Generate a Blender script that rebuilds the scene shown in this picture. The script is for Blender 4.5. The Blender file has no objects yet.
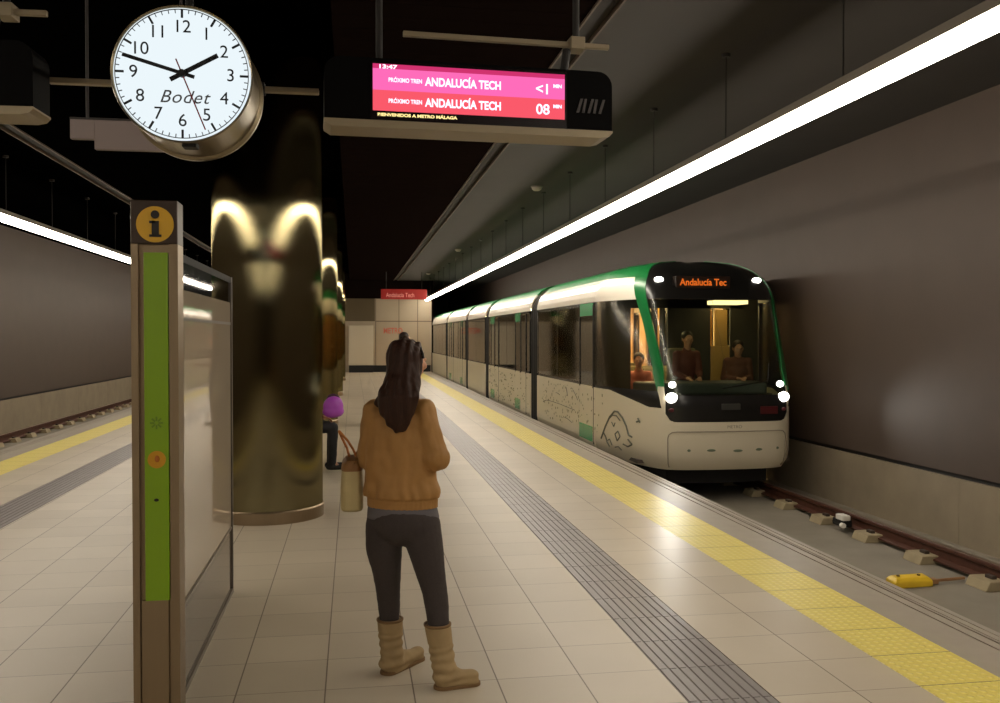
import bpy, bmesh, math, random
from mathutils import Vector, Matrix, noise
random.seed(7)
S = bpy.context.scene
COL = S.collection
# ------------------------------------------------------------------ camera
FPX, CX, CY, EYE = 912.0, 500.0, 351.5, 1.63
PITCH = math.atan(15.5 / FPX)
YAW = math.atan(147 * math.cos(PITCH) / FPX)
cd = bpy.data.cameras.new('camera')
cam = bpy.data.objects.new('camera', cd)
COL.objects.link(cam)
cam.location = (0, 0, EYE)
cam.rotation_euler = (math.pi / 2 - PITCH, 0, -YAW)
cd.sensor_fit = 'HORIZONTAL'
cd.sensor_width = 36.0
cd.lens = FPX * 36.0 / 1000.0
cd.clip_start = 0.05
cd.clip_end = 200
S.camera = cam
# ------------------------------------------------------------------ world, exposure
w = bpy.data.worlds.new('world')
S.world = w
w.use_nodes = True
w.node_tree.nodes['Background'].inputs[0].default_value = (0.5, 0.42, 0.35, 1)
w.node_tree.nodes['Background'].inputs[1].default_value = 0.0
S.view_settings.view_transform = 'Standard'
S.view_settings.look = 'None'
S.view_settings.gamma = 1
S.view_settings.exposure = 0.0
S.view_settings.use_curve_mapping = False
STRIP_E = 32.0          # emission of the platform strip lights


def at(x, y, Y):
    """point of the place at depth Y seen at a pixel of the 1000x703 photograph"""
    F = Vector((math.sin(YAW) * math.cos(PITCH), math.cos(YAW) * math.cos(PITCH), -math.sin(PITCH)))
    R = Vector((math.cos(YAW), -math.sin(YAW), 0))
    U = R.cross(F)
    d = F * FPX + R * (x - CX) - U * (y - CY)
    return Vector((0, 0, EYE)) + d * (Y / d.y)


# ------------------------------------------------------------------ materials
def lin(c):
    return tuple((v / 255 / 12.92) if v / 255 <= 0.04045 else ((v / 255 + 0.055) / 1.055) ** 2.4 for v in c) + (1,)


MATS = {}


def mat(name, rgb=(128, 128, 128), rough=0.5, metal=0.0, emit=None, estr=0.0, nscale=0, namt=0.0, bump=0.0, spec=0.5, aniso=0, stretch=None):
    if name in MATS:
        return MATS[name]
    m = bpy.data.materials.new(name)
    m.use_nodes = True
    nt = m.node_tree
    b = nt.nodes['Principled BSDF']
    b.inputs['Roughness'].default_value = rough
    b.inputs['Metallic'].default_value = metal
    b.inputs['Specular IOR Level'].default_value = spec
    base = lin(rgb)
    b.inputs['Base Color'].default_value = base
    if aniso:
        b.inputs['Anisotropic'].default_value = aniso
    if emit:
        b.inputs['Emission Color'].default_value = lin(emit)
        b.inputs['Emission Strength'].default_value = estr
    if nscale:
        tc = nt.nodes.new('ShaderNodeTexCoord')
        mp = nt.nodes.new('ShaderNodeMapping')
        if stretch:
            mp.inputs['Scale'].default_value = stretch
        nt.links.new(tc.outputs['Object'], mp.inputs['Vector'])
        nz = nt.nodes.new('ShaderNodeTexNoise')
        nz.inputs['Scale'].default_value = nscale
        nz.inputs['Detail'].default_value = 5
        nt.links.new(mp.outputs[0], nz.inputs['Vector'])
        mx = nt.nodes.new('ShaderNodeMix')
        mx.data_type = 'RGBA'
        mx.inputs[6].default_value = tuple(max(0, c * (1 - namt)) for c in base[:3]) + (1,)
        mx.inputs[7].default_value = tuple(min(1, c * (1 + namt)) for c in base[:3]) + (1,)
        nt.links.new(nz.outputs['Fac'], mx.inputs[0])
        nt.links.new(mx.outputs[2], b.inputs['Base Color'])
        if bump:
            bp = nt.nodes.new('ShaderNodeBump')
            bp.inputs['Strength'].default_value = bump
            bp.inputs['Distance'].default_value = 0.01
            nt.links.new(nz.outputs['Fac'], bp.inputs['Height'])
            nt.links.new(bp.outputs[0], b.inputs['Normal'])
    MATS[name] = m
    return m


def glass(name, tint=(120, 125, 120), refl=0.12, haze=0.0, hazecol=(200, 190, 175), rough=0.03, ior=1.5):
    """thin sheet of glass: see-through tint, fresnel mirror, an even film of dust"""
    m = bpy.data.materials.new(name)
    m.use_nodes = True
    nt = m.node_tree
    nt.nodes.remove(nt.nodes['Principled BSDF'])
    out = nt.nodes['Material Output']
    tr = nt.nodes.new('ShaderNodeBsdfTransparent')
    tr.inputs[0].default_value = lin(tint)
    gl = nt.nodes.new('ShaderNodeBsdfGlossy')
    gl.inputs['Roughness'].default_value = rough
    gl.inputs[0].default_value = (0.9, 0.9, 0.9, 1)
    lw = nt.nodes.new('ShaderNodeFresnel')
    lw.inputs[0].default_value = ior
    mt = nt.nodes.new('ShaderNodeMath')
    mt.operation = 'ADD'
    mt.use_clamp = True
    mt.inputs[1].default_value = refl
    nt.links.new(lw.outputs[0], mt.inputs[0])
    m1 = nt.nodes.new('ShaderNodeMixShader')
    nt.links.new(mt.outputs[0], m1.inputs[0])
    nt.links.new(tr.outputs[0], m1.inputs[1])
    nt.links.new(gl.outputs[0], m1.inputs[2])
    last = m1
    if haze:
        df = nt.nodes.new('ShaderNodeBsdfDiffuse')
        df.inputs[0].default_value = lin(hazecol)
        m2 = nt.nodes.new('ShaderNodeMixShader')
        m2.inputs[0].default_value = haze
        nt.links.new(m1.outputs[0], m2.inputs[1])
        nt.links.new(df.outputs[0], m2.inputs[2])
        last = m2
    nt.links.new(last.outputs[0], out.inputs[0])
    MATS[name] = m
    return m


def emat(name, rgb, s):
    m = bpy.data.materials.new(name)
    m.use_nodes = True
    nt = m.node_tree
    nt.nodes.remove(nt.nodes['Principled BSDF'])
    e = nt.nodes.new('ShaderNodeEmission')
    e.inputs[0].default_value = lin(rgb)
    e.inputs[1].default_value = s
    nt.links.new(e.outputs[0], nt.nodes['Material Output'].inputs[0])
    MATS[name] = m
    return m


# ------------------------------------------------------------------ mesh builder
class MB:
    def __init__(self):
        self.bm = bmesh.new()
        self.mi = 0

    def _q(self, vs):
        try:
            f = self.bm.faces.new(vs)
            f.material_index = self.mi
            return f
        except ValueError:
            return None

    def box(self, x0, x1, y0, y1, z0, z1, M=None):
        p = [Vector((x, y, z)) for z in (z0, z1) for y in (y0, y1) for x in (x0, x1)]
        if M:
            p = [M @ q for q in p]
        v = [self.bm.verts.new(q) for q in p]
        for a in ((0, 2, 3, 1), (4, 5, 7, 6), (0, 1, 5, 4), (2, 6, 7, 3), (0, 4, 6, 2), (1, 3, 7, 5)):
            self._q([v[i] for i in a])
        return self

    def rings(self, rings, cap=True, closed=True):
        vs = [[self.bm.verts.new(p) for p in r] for r in rings]
        n = len(rings[0])
        for a, b in zip(vs, vs[1:]):
            for i in range(n if closed else n - 1):
                j = (i + 1) % n
                self._q([a[i], a[j], b[j], b[i]])
        if cap:
            self._q(list(reversed(vs[0])))
            self._q(vs[-1])
        return self

    def tube(self, p0, p1, r0, r1=None, n=12, cap=True):
        p0, p1 = Vector(p0), Vector(p1)
        if r1 is None:
            r1 = r0
        d = (p1 - p0).normalized()
        a = d.orthogonal().normalized()
        b = d.cross(a)
        R = []
        for p, r in ((p0, r0), (p1, r1)):
            R.append([p + (a * math.cos(t) + b * math.sin(t)) * r for t in [2 * math.pi * k / n for k in range(n)]])
        return self.rings(R, cap)

    def path(self, pts, r, n=8):
        pts = [Vector(p) for p in pts]
        for k, (a, b) in enumerate(zip(pts, pts[1:])):
            self.tube(a, b, r, r, n)
        return self

    def ball(self, c, r, sx=1, sy=1, sz=1, M=None, seg=16):
        T = Matrix.Translation(Vector(c)) @ (M.to_4x4() if M else Matrix()) @ Matrix.Diagonal((r * sx, r * sy, r * sz, 1))
        geo = bmesh.ops.create_uvsphere(self.bm, u_segments=seg, v_segments=max(6, seg // 2 + 2), radius=1, matrix=T)
        for v in geo['verts']:
            for f in v.link_faces:
                f.material_index = self.mi
        return self

    def capsule(self, a, b, ra, rb=None, n=14):
        if rb is None:
            rb = ra
        a, b = Vector(a), Vector(b)
        d = (b - a).normalized()
        u = d.orthogonal().normalized()
        v = d.cross(u)
        R = []
        for k in range(1, 5):
            t = math.pi / 2 * (1 - k / 4)
            R.append((a - d * ra * math.sin(t), ra * math.cos(t)))
        for k in range(0, 4):
            t = math.pi / 2 * k / 4
            R.append((b + d * rb * math.sin(t), rb * math.cos(t)))
        return self.rings([[p + (u * math.cos(q) + v * math.sin(q)) * r for q in [2 * math.pi * i / n for i in range(n)]] for p, r in R])

    def prism(self, poly, axis, a, b):
        """poly: 2-D points; extruded along axis from a to b"""
        def P(u, v, t):
            return {'x': (t, u, v), 'y': (u, t, v), 'z': (u, v, t)}[axis]
        return self.rings([[Vector(P(u, v, t)) for u, v in poly] for t in (a, b)])

    def build(self, name, mats, parent=None, smooth=False, bevel=0, fix=True):
        if fix:
            bmesh.ops.recalc_face_normals(self.bm, faces=self.bm.faces)
        me = bpy.data.meshes.new(name)
        self.bm.to_mesh(me)
        self.bm.free()
        if not isinstance(mats, (list, tuple)):
            mats = [mats]
        for m in mats:
            me.materials.append(m)
        if smooth:
            for p in me.polygons:
                p.use_smooth = True
        return link(name, me, parent, bevel)


def link(name, me, parent=None, bevel=0):
    o = bpy.data.objects.new(name, me)
    COL.objects.link(o)
    if parent:
        o.parent = parent
        o.matrix_parent_inverse = Matrix()
        # meshes are written in world space: take the parent chain's offset out
        off = Vector((0, 0, 0))
        q = parent
        while q:
            off += q.location
            q = q.parent
        o.location = -off
    if bevel:
        md = o.modifiers.new('bevel', 'BEVEL')
        md.width = bevel
        md.segments = 2
        md.limit_method = 'ANGLE'
    return o


def thing(name, label, cat, loc=(0, 0, 0), group=None):
    o = bpy.data.objects.new(name, None)
    COL.objects.link(o)
    o.location = loc
    o.empty_display_size = 0.1
    return tag(o, label, cat, group)


def tag(o, label=None, cat=None, group=None, kind=None):
    if label:
        o['label'] = label
    if cat:
        o['category'] = cat
    if group:
        o['group'] = group
    if kind:
        o['kind'] = kind
    return o


def struct(o):
    o['kind'] = 'structure'
    return o


def text_mesh(body, size, extrude=0.001, bold=0.0, shear=0.0, spacing=1.0, align='CENTER', width=None):
    cu = bpy.data.curves.new('txt', 'FONT')
    cu.body = body
    cu.size = size
    cu.extrude = extrude
    cu.offset = bold
    cu.shear = shear
    cu.space_character = spacing
    cu.align_x = align
    cu.align_y = 'CENTER'
    ob = bpy.data.objects.new('txt', cu)
    COL.objects.link(ob)
    dg = bpy.context.evaluated_depsgraph_get()
    dg.update()
    me = bpy.data.meshes.new_from_object(ob.evaluated_get(dg))
    bpy.data.objects.remove(ob)
    bpy.data.curves.remove(cu)
    if width:
        xs = [v.co.x for v in me.vertices]
        k = width / (max(xs) - min(xs))
        me.transform(Matrix.Diagonal((k, 1, 1, 1)))
    return me


def put_text(name, body, size, M, m, parent, **kw):
    me = text_mesh(body, size, **kw)
    me.transform(M)
    me.materials.clear()
    me.materials.append(m)
    return link(name, me, parent)


def facing(x, y, z, rx=math.pi / 2, rz=0):
    return Matrix.Translation((x, y, z)) @ Matrix.Rotation(rz, 4, 'Z') @ Matrix.Rotation(rx, 4, 'X')


# ------------------------------------------------------------------ key dimensions
CENX = -0.74
XE, XEL = 3.50, -4.98           # platform edges
YB, YF = -20.0, 41.7            # back end behind the camera, end wall
ZC, ZBED, ZRAIL = 4.15, -0.60, -0.40
XW, XWL = 6.40, -7.88            # tunnel walls
TX = 4.90                       # centre of the right track
TXL = 2 * CENX - TX

# ------------------------------------------------------------------ floor materials


def floor_mat():
    m = bpy.data.materials.new('platform_tiles')
    m.use_nodes = True
    nt = m.node_tree
    N, L = nt.nodes, nt.links
    b = N['Principled BSDF']
    g = N.new('ShaderNodeNewGeometry')
    s = N.new('ShaderNodeSeparateXYZ')
    L.new(g.outputs['Position'], s.inputs[0])

    def M(op, a, b_=None, c=None):
        n = N.new('ShaderNodeMath')
        n.operation = op
        for i, v in enumerate((a, b_, c)):
            if v is None:
                continue
            if isinstance(v, (int, float)):
                n.inputs[i].default_value = v
            else:
                L.new(v, n.inputs[i])
        return n.outputs[0]

    fx = M('FRACT', M('DIVIDE', M('ADD', s.outputs[0], 40 - 0.27), 0.4))
    fy = M('FRACT', M('DIVIDE', M('ADD', s.outputs[1], 40 - 0.25), 0.4))
    dx = M('ABSOLUTE', M('SUBTRACT', fx, 0.5))
    dy = M('ABSOLUTE', M('SUBTRACT', fy, 0.5))
    jx = M('GREATER_THAN', dx, 0.5 - 0.0085)
    jy = M('GREATER_THAN', dy, 0.5 - 0.0065)
    j = M('MAXIMUM', jx, M('MULTIPLY', jy, 0.75))
    # per-tile tone
    cx = M('FLOOR', M('DIVIDE', M('ADD', s.outputs[0], 40 - 0.27), 0.4))
    cy = M('FLOOR', M('DIVIDE', M('ADD', s.outputs[1], 40 - 0.25), 0.4))
    cmb = N.new('ShaderNodeCombineXYZ')
    L.new(cx, cmb.inputs[0])
    L.new(cy, cmb.inputs[1])
    wn = N.new('ShaderNodeTexWhiteNoise')
    L.new(cmb.outputs[0], wn.inputs[0])
    nz = N.new('ShaderNodeTexNoise')
    nz.inputs['Scale'].default_value = 1.4
    nz.inputs['Detail'].default_value = 6
    L.new(g.outputs['Position'], nz.inputs['Vector'])
    mixv = M('ADD', M('MULTIPLY', wn.outputs[0], 0.35), M('MULTIPLY', nz.outputs['Fac'], 0.65))
    mx = N.new('ShaderNodeMix')
    mx.data_type = 'RGBA'
    mx.inputs[6].default_value = lin((176, 164, 145))
    mx.inputs[7].default_value = lin((200, 188, 168))
    L.new(mixv, mx.inputs[0])
    m2 = N.new('ShaderNodeMix')
    m2.data_type = 'RGBA'
    m2.inputs[7].default_value = lin((112, 98, 82))
    L.new(mx.outputs[2], m2.inputs[6])
    L.new(j, m2.inputs[0])
    L.new(m2.outputs[2], b.inputs['Base Color'])
    b.inputs['Roughness'].default_value = 0.38
    b.inputs['Specular IOR Level'].default_value = 0.4
    return m


def domes_mat():
    m = bpy.data.materials.new('yellow_domes')
    m.use_nodes = True
    nt = m.node_tree
    N, L = nt.nodes, nt.links
    b = N['Principled BSDF']
    g = N.new('ShaderNodeNewGeometry')
    mp = N.new('ShaderNodeMapping')
    L.new(g.outputs['Position'], mp.inputs[0])
    mp.inputs['Scale'].default_value = (20, 20, 0.0)
    vo = N.new('ShaderNodeTexVoronoi')
    vo.inputs['Randomness'].default_value = 0
    vo.inputs['Scale'].default_value = 1
    L.new(mp.outputs[0], vo.inputs['Vector'])
    r = N.new('ShaderNodeMapRange')
    r.inputs['From Min'].default_value = 0.18
    r.inputs['From Max'].default_value = 0.34
    r.inputs['To Min'].default_value = 1
    r.inputs['To Max'].default_value = 0
    L.new(vo.outputs['Distance'], r.inputs[0])
    bp = N.new('ShaderNodeBump')
    bp.inputs['Strength'].default_value = 0.8
    bp.inputs['Distance'].default_value = 0.006
    L.new(r.outputs[0], bp.inputs['Height'])
    L.new(bp.outputs[0], b.inputs['Normal'])
    mx = N.new('ShaderNodeMix')
    mx.data_type = 'RGBA'
    mx.inputs[6].default_value = lin((222, 204, 100))
    mx.inputs[7].default_value = lin((232, 216, 126))
    L.new(r.outputs[0], mx.inputs[0])
    # joints between the paving units
    s = N.new('ShaderNodeSeparateXYZ')
    L.new(g.outputs['Position'], s.inputs[0])
    a = N.new('ShaderNodeMath'); a.operation = 'ADD'; a.inputs[1].default_value = 40 - 0.25
    L.new(s.outputs[1], a.inputs[0])
    d = N.new('ShaderNodeMath'); d.operation = 'DIVIDE'; d.inputs[1].default_value = 0.4
    L.new(a.outputs[0], d.inputs[0])
    f = N.new('ShaderNodeMath'); f.operation = 'FRACT'
    L.new(d.outputs[0], f.inputs[0])
    lt = N.new('ShaderNodeMath'); lt.operation = 'LESS_THAN'; lt.inputs[1].default_value = 0.02
    L.new(f.outputs[0], lt.inputs[0])
    m2 = N.new('ShaderNodeMix'); m2.data_type = 'RGBA'
    m2.inputs[7].default_value = lin((150, 128, 50))
    L.new(mx.outputs[2], m2.inputs[6])
    L.new(lt.outputs[0], m2.inputs[0])
    L.new(m2.outputs[2], b.inputs['Base Color'])
    b.inputs['Roughness'].default_value = 0.42
    return m


tiles = floor_mat()
yellow = domes_mat()
coping = mat('coping_stone', (158, 148, 134), 0.5, nscale=6, namt=0.12)
groovem = mat('groove_dark', (92, 84, 76), 0.7)
greyrib = mat('grey_guide_strip', (128, 120, 118), 0.33, nscale=8, namt=0.08)
concrete = mat('plinth_concrete', (136, 123, 102), 0.75, nscale=2.6, namt=0.25, bump=0.2)
bedm = mat('track_bed_concrete', (138, 130, 116), 0.85, nscale=2.5, namt=0.22, bump=0.3)
wallm = mat('wall_panel', (74, 61, 52), 0.6, nscale=2.0, namt=0.12)
darkm = mat('joint_black', (14, 11, 10), 0.6)
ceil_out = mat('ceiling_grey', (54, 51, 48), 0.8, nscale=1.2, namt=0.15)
ceil_mid = mat('ceiling_slats', (24, 17, 15), 0.9, spec=0.0)  # lack of light over the platform middle put into the slat colour
ceil_unlit = mat('ceiling_unlit', (3, 3, 3), 0.9, spec=0.0)  # black for missing light: recess over the columns and whole left ceiling
endm = mat('end_wall_panel', (176, 160, 136), 0.5, nscale=1.5, namt=0.08)
steel = mat('stainless_steel', (205, 196, 176), 0.16, 1.0, nscale=0)
brushed = mat('brushed_metal', (146, 128, 104), 0.42, 1.0, nscale=30, namt=0.06, stretch=(1, 1, 0.05))
beige_metal = mat('beige_metal', (150, 136, 112), 0.45, 0.3)
black = mat('black_plastic', (6, 5, 5), 0.6, spec=0.06)
blackm = mat('black_matte', (10, 9, 9), 0.7)
rustm = mat('rail_rust', (84, 50, 36), 0.6, 0.4, nscale=14, namt=0.3)
railtop = mat('rail_head_worn', (150, 128, 112), 0.35, 0.8)
white_lamp = emat('lamp_white', (255, 243, 224), STRIP_E)

# ------------------------------------------------------------------ the setting
# platform slab made of the tiled areas
m = MB()
GL0, GL1 = 2 * CENX - 1.87, 2 * CENX - 1.47
YL0, YL1 = 2 * CENX - 3.04, 2 * CENX - 2.60
for a, b_ in ((YL1, GL0), (GL1, 1.47), (1.87, 2.60)):
    m.box(a, b_, YB, YF, -0.9, 0)
struct(m.build('floor', tiles))


def ribbed(x0, x1, name):
    m = MB()
    n = 8
    wd = (x1 - x0) / n
    m.box(x0, x1, YB, YF, -0.9, -0.003)
    for k in range(n):
        a = x0 + k * wd
        prof = [(a + 0.003, -0.004), (a + 0.009, 0.002), (a + wd - 0.009, 0.002), (a + wd - 0.003, -0.004)]
        y = 0.25 - 0.4 * 51
        while y < YF - 0.4:
            m.prism(prof, 'y', max(y + 0.003, YB), y + 0.397)
            y += 0.4
    return struct(m.build(name, greyrib))


ribbed(1.47, 1.87, 'trim_1')
ribbed(GL0, GL1, 'trim_2')
struct(MB().box(2.60, 3.04, YB, YF, -0.9, 0.001).build('trim_3', yellow))
struct(MB().box(YL0, YL1, YB, YF, -0.9, 0.001).build('trim_4', yellow))


def coping_edge(sgn, name):
    def X(v):
        return v if sgn > 0 else 2 * CENX - v
    m = MB()

    def bx(a, b_, z0, z1):
        a, b_ = sorted((X(a), X(b_)))
        m.box(a, b_, YB, YF, z0, z1)
    bx(3.04, 3.30, -0.9, 0)
    bx(3.312, 3.37, -0.2, 0)
    bx(3.385, 3.50, -0.2, 0.0)
    bx(3.40, 3.43, 0.0, 0.004)
    bx(3.45, 3.49, 0.0, 0.004)
    m.mi = 1
    bx(3.30, 3.46, -0.9, -0.012)
    return struct(m.build(name, [coping, groovem]))


coping_edge(1, 'trim_5')
coping_edge(-1, 'trim_6')
struct(MB().box(3.44, XW + 0.3, YB, 62, ZBED - 0.3, ZBED).build('floor', bedm))
struct(MB().box(XWL - 0.3, -4.92, YB, 62, ZBED - 0.3, ZBED).build('floor', bedm))


def side_wall(x, sgn, name, zg):
    m = MB()
    a, b_ = sorted((x, x + 0.4 * sgn))
    m.box(a, b_, YB, 62, zg + 0.03, ZC + 0.3)
    # shallow vertical seams between the wall panels are real gaps
    o = struct(m.build(name, wallm))
    m = MB()
    p, q = sorted((x - 0.05 * sgn, x + 0.4 * sgn))
    y = YB
    while y < 62:
        e_ = x + 0.4 * sgn
        m.prism([(x - 0.02 * sgn, ZBED - .02), (x - 0.02 * sgn, zg - 0.02), (e_, zg - 0.02), (e_, ZBED - .02)], 'y', y + 0.006, min(y + 3.2, 62))
        y += 3.2
    struct(m.build('baseboard_' + name.split('_')[1], concrete))
    m = MB()
    p, q = sorted((x + 0.03 * sgn, x + 0.4 * sgn))
    m.box(p, q, YB, 62, zg - 0.02, zg + 0.03)
    struct(m.build('trim_7' if sgn > 0 else 'trim_8', darkm))


side_wall(XW, 1, 'wall_right', 0.12)
side_wall(XWL, -1, 'wall_left', 0.18)

# ceilings: grey right field, slats, column void; middle and left painted dark as unlit
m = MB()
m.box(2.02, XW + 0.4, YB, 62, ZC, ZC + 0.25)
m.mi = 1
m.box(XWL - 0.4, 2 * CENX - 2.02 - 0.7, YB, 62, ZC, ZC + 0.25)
struct(m.build('ceiling', [ceil_out, ceil_unlit]))
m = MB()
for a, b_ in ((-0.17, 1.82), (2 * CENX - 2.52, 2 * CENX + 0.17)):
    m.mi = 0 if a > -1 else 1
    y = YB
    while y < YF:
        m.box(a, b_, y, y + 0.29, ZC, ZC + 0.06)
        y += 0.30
struct(m.build('ceiling', [ceil_mid, ceil_unlit]))
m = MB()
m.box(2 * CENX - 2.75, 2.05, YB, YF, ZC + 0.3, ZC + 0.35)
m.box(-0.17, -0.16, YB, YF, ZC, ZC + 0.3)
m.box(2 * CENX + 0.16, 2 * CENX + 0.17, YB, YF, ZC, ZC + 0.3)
struct(m.build('ceiling', ceil_unlit))
trk = mat('ceiling_track_metal', (84, 68, 52), 0.6, 0.1)
trkc = mat('ceiling_track_recess', (30, 26, 23), 0.8)
for k, (a, b_) in enumerate(((1.82, 2.02), (2 * CENX - 2.72, 2 * CENX - 2.52))):
    m = MB()
    m.box(a, a + 0.018, YB, YF, ZC - 0.02, ZC + 0.08)
    m.box(b_ - 0.018, b_, YB, YF, ZC - 0.02, ZC + 0.08)
    m.mi = 1
    m.box(a + 0.018, b_ - 0.018, YB, YF, ZC + 0.02, ZC + 0.08)
    struct(m.build('trim_%d' % (9 + k), [trk, trkc]))

# end wall with panels, dark upper band, black skirting
m = MB()
m.box(-5.0, 3.55, YF, YF + 0.3, -0.6, 3.32)
m.mi = 1
m.box(-5.0, 3.55, YF, YF + 0.3, 3.32, ZC + 0.3)
m.box(3.55, 3.62, YF - 0.1, YF + 0.4, -0.6, ZC + 0.3)
m.box(-5.1, -5.0, YF - 0.1, YF + 0.4, -0.6, ZC + 0.3)
struct(m.build('wall_back', [endm, ceil_mid]))
struct(MB().box(-0.1, 3.5, YF - 0.04, YF, 0, 0.3).build('baseboard_back', blackm))
m = MB()
for x in (1.0, 2.05, 2.9):
    m.box(x, x + 0.03, YF - 0.012, YF, 0.3, 3.3)
m.box(1.0, 3.55, YF - 0.012, YF, 2.28, 2.32)
struct(m.build('trim_12', mat('end_wall_joint', (110, 98, 82), 0.6)))
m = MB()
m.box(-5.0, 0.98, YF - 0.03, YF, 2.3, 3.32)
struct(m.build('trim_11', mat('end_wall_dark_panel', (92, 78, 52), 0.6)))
m = MB()
m.box(-8.7, 7.2, YB - 0.3, YB, -0.9, ZC + 0.4)
struct(m.build('wall_front', darkm))
m = MB()
m.box(3.5, 7.2, 62, 62.3, -0.9, ZC + 0.4)
m.box(-8.7, -4.9, 62, 62.3, -0.9, ZC + 0.4)
struct(m.build('wall_tunnel', darkm))

# a tall cabinet and door recess on the end wall
t = thing('wall_cabinet', 'plain pale grey cabinet against the far end wall beside the black skirting', 'cabinet', (0.35, YF - 0.25, 0))
MB().box(-0.2, 0.9, YF - 0.5, YF - 0.05, 0.32, 2.1).build('cabinet_body', mat('cabinet_paint', (200, 188, 164), 0.5), t, bevel=0.01)
MB().box(-0.18, 0.33, YF - 0.52, YF - 0.502, 0.36, 2.06).build('door', MATS['cabinet_paint'], t)
MB().box(0.36, 0.88, YF - 0.52, YF - 0.502, 0.36, 2.06).build('door', MATS['cabinet_paint'], t)
MB().box(-0.18, 0.88, YF - 0.5, YF - 0.05, 0, 0.32).build('plinth', blackm, t)

# ------------------------------------------------------------------ strip lights


def strip_light(x, label, ys):
    t = thing('strip_light', label, 'ceiling light', (x, 20, 3.3))
    m = MB()
    m.box(x - 0.075, x + 0.075, ys, YF - 0.2, 3.30, 3.36)
    m.build('housing', mat('lamp_housing', (150, 142, 132), 0.5), t)
    y = 4.0 - 1.98 * 12 + 1.79
    while y < YF - 0.4:
        if y >= ys:
            mm = MB()
            prof = [(x - 0.068, 3.298), (x - 0.06, 3.235), (x - 0.03, 3.215), (x + 0.03, 3.215), (x + 0.06, 3.235), (x + 0.068, 3.298)]
            mm.prism(prof, 'y', y + 0.012, min(y + 1.968, YF - 0.25))
            mm.build('lamp_tube', white_lamp, t)
            mm = MB()
            mm.tube((x, y, 3.36), (x, y, ZC), 0.006, n=8)
            mm.tube((x, y, ZC - 0.03), (x, y, ZC), 0.04, n=12)
            mm.build('hanger', mat('hanger_dark', (40, 37, 34), 0.6), t)
        y += 1.98
    return t


strip_light(3.3, 'long white line of strip lights hanging over the right platform edge', YB + 0.3)
strip_light(2 * CENX - 3.3, 'long white line of strip lights hanging over the left platform edge', YB + 0.3)

# ------------------------------------------------------------------ columns
COLX = -0.765
colnames = ['nearest stainless steel column, wide and round, behind the green information stand',
            'second stainless steel column from the camera, mostly hidden by the nearest one',
            'third round steel column from the camera, a thin sliver behind the second',
            'farthest round steel column seen before the end wall']


def steel_mat():
    m = bpy.data.materials.new('column_steel')
    m.use_nodes = True
    nt = m.node_tree
    N, L = nt.nodes, nt.links
    N.remove(N['Principled BSDF'])
    tg = N.new('ShaderNodeTangent')
    tg.direction_type = 'RADIAL'
    tg.axis = 'Z'

    def lobe(rgb, rough, an):
        b = N.new('ShaderNodeBsdfAnisotropic')
        b.distribution = 'BECKMANN'
        b.inputs['Color'].default_value = lin(rgb)
        b.inputs['Roughness'].default_value = rough
        b.inputs['Anisotropy'].default_value = an
        b.inputs['Rotation'].default_value = 0.25
        L.new(tg.outputs[0], b.inputs['Tangent'])
        return b
    mx = N.new('ShaderNodeMixShader')
    mx.inputs[0].default_value = 0.06
    L.new(lobe((124, 116, 88), 0.18, 0.8).outputs[0], mx.inputs[1])
    L.new(lobe((124, 116, 88), 0.34, 0.85).outputs[0], mx.inputs[2])
    L.new(mx.outputs[0], N['Material Output'].inputs[0])
    return m


csteel = steel_mat()
R_COL = 0.487
for k, y in enumerate((8.53, 17.0, 25.5, 34.0)):
    t = thing('column', colnames[k], 'column', (COLX, y, 0))
    m = MB()
    m.tube((COLX, y, 0.11), (COLX, y, ZC + 0.3), R_COL, R_COL, 96, cap=False)
    m.build('shaft', csteel, t, smooth=True)
    m = MB()
    n = 96
    m.rings([[Vector((COLX + r * math.cos(a), y + r * math.sin(a), z)) for a in [2 * math.pi * i / n for i in range(n)]]
             for r, z in ((R_COL + 0.012, 0), (R_COL + 0.012, 0.10), (R_COL + 0.002, 0.112))], cap=False)
    m.build('base_ring', brushed, t, smooth=False)

# ------------------------------------------------------------------ tracks


def rail_profile(x):
    return [(x - .07, ZBED + .04), (x + .07, ZBED + .04), (x + .07, ZBED + .055), (x + .012, ZBED + .075), (x + .012, ZRAIL - .05),
            (x + .036, ZRAIL - .035), (x + .036, ZRAIL - .006), (x + .028, ZRAIL), (x - .028, ZRAIL), (x - .036, ZRAIL - .006),
            (x - .036, ZRAIL - .035), (x - .012, ZRAIL - .05), (x - .012, ZBED + .075), (x - .07, ZBED + .055)]


padm = mat('rail_pad_concrete', (156, 142, 112), 0.85, nscale=9, namt=0.2)


def track(cx, label, side):
    t = thing('railway_track', label, 'rails', (cx, 12, ZBED))
    for s in (-1, 1):
        x = cx + s * 0.7175 + side * 0.03
        m = MB()
        m.prism(rail_profile(x), 'y', YB, 60)
        o = m.build('rail', [rustm, railtop], t)
        for p in o.data.polygons:
            if p.normal.z > 0.9 and p.center.z > ZRAIL - 0.01:
                p.material_index = 1
        y = 2.37 if side > 0 else 9.0
        k = 0
        while k < 40:
            m = MB()
            m.prism([(x - .22, ZBED), (x - .18, ZBED + .085), (x + .15, ZBED + .085), (x + .19, ZBED)], 'y', y, y + 0.28)
            m.mi = 1
            m.box(x - .10, x - .05, y + .08, y + .18, ZBED + .08, ZBED + .115)
            m.box(x + .05, x + .10, y + .08, y + .18, ZBED + .08, ZBED + .115)
            m.build('rail_pad', [padm, mat('clip_dark', (60, 48, 38), 0.7)], t, bevel=0.008)
            y += 0.95
            k += 1
    return t


track(TX, 'rusty brown rails of the right track below the platform edge in front of the tram', 1)
track(TXL, 'rusty brown rails of the empty left track below the left platform edge', -1)

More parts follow.
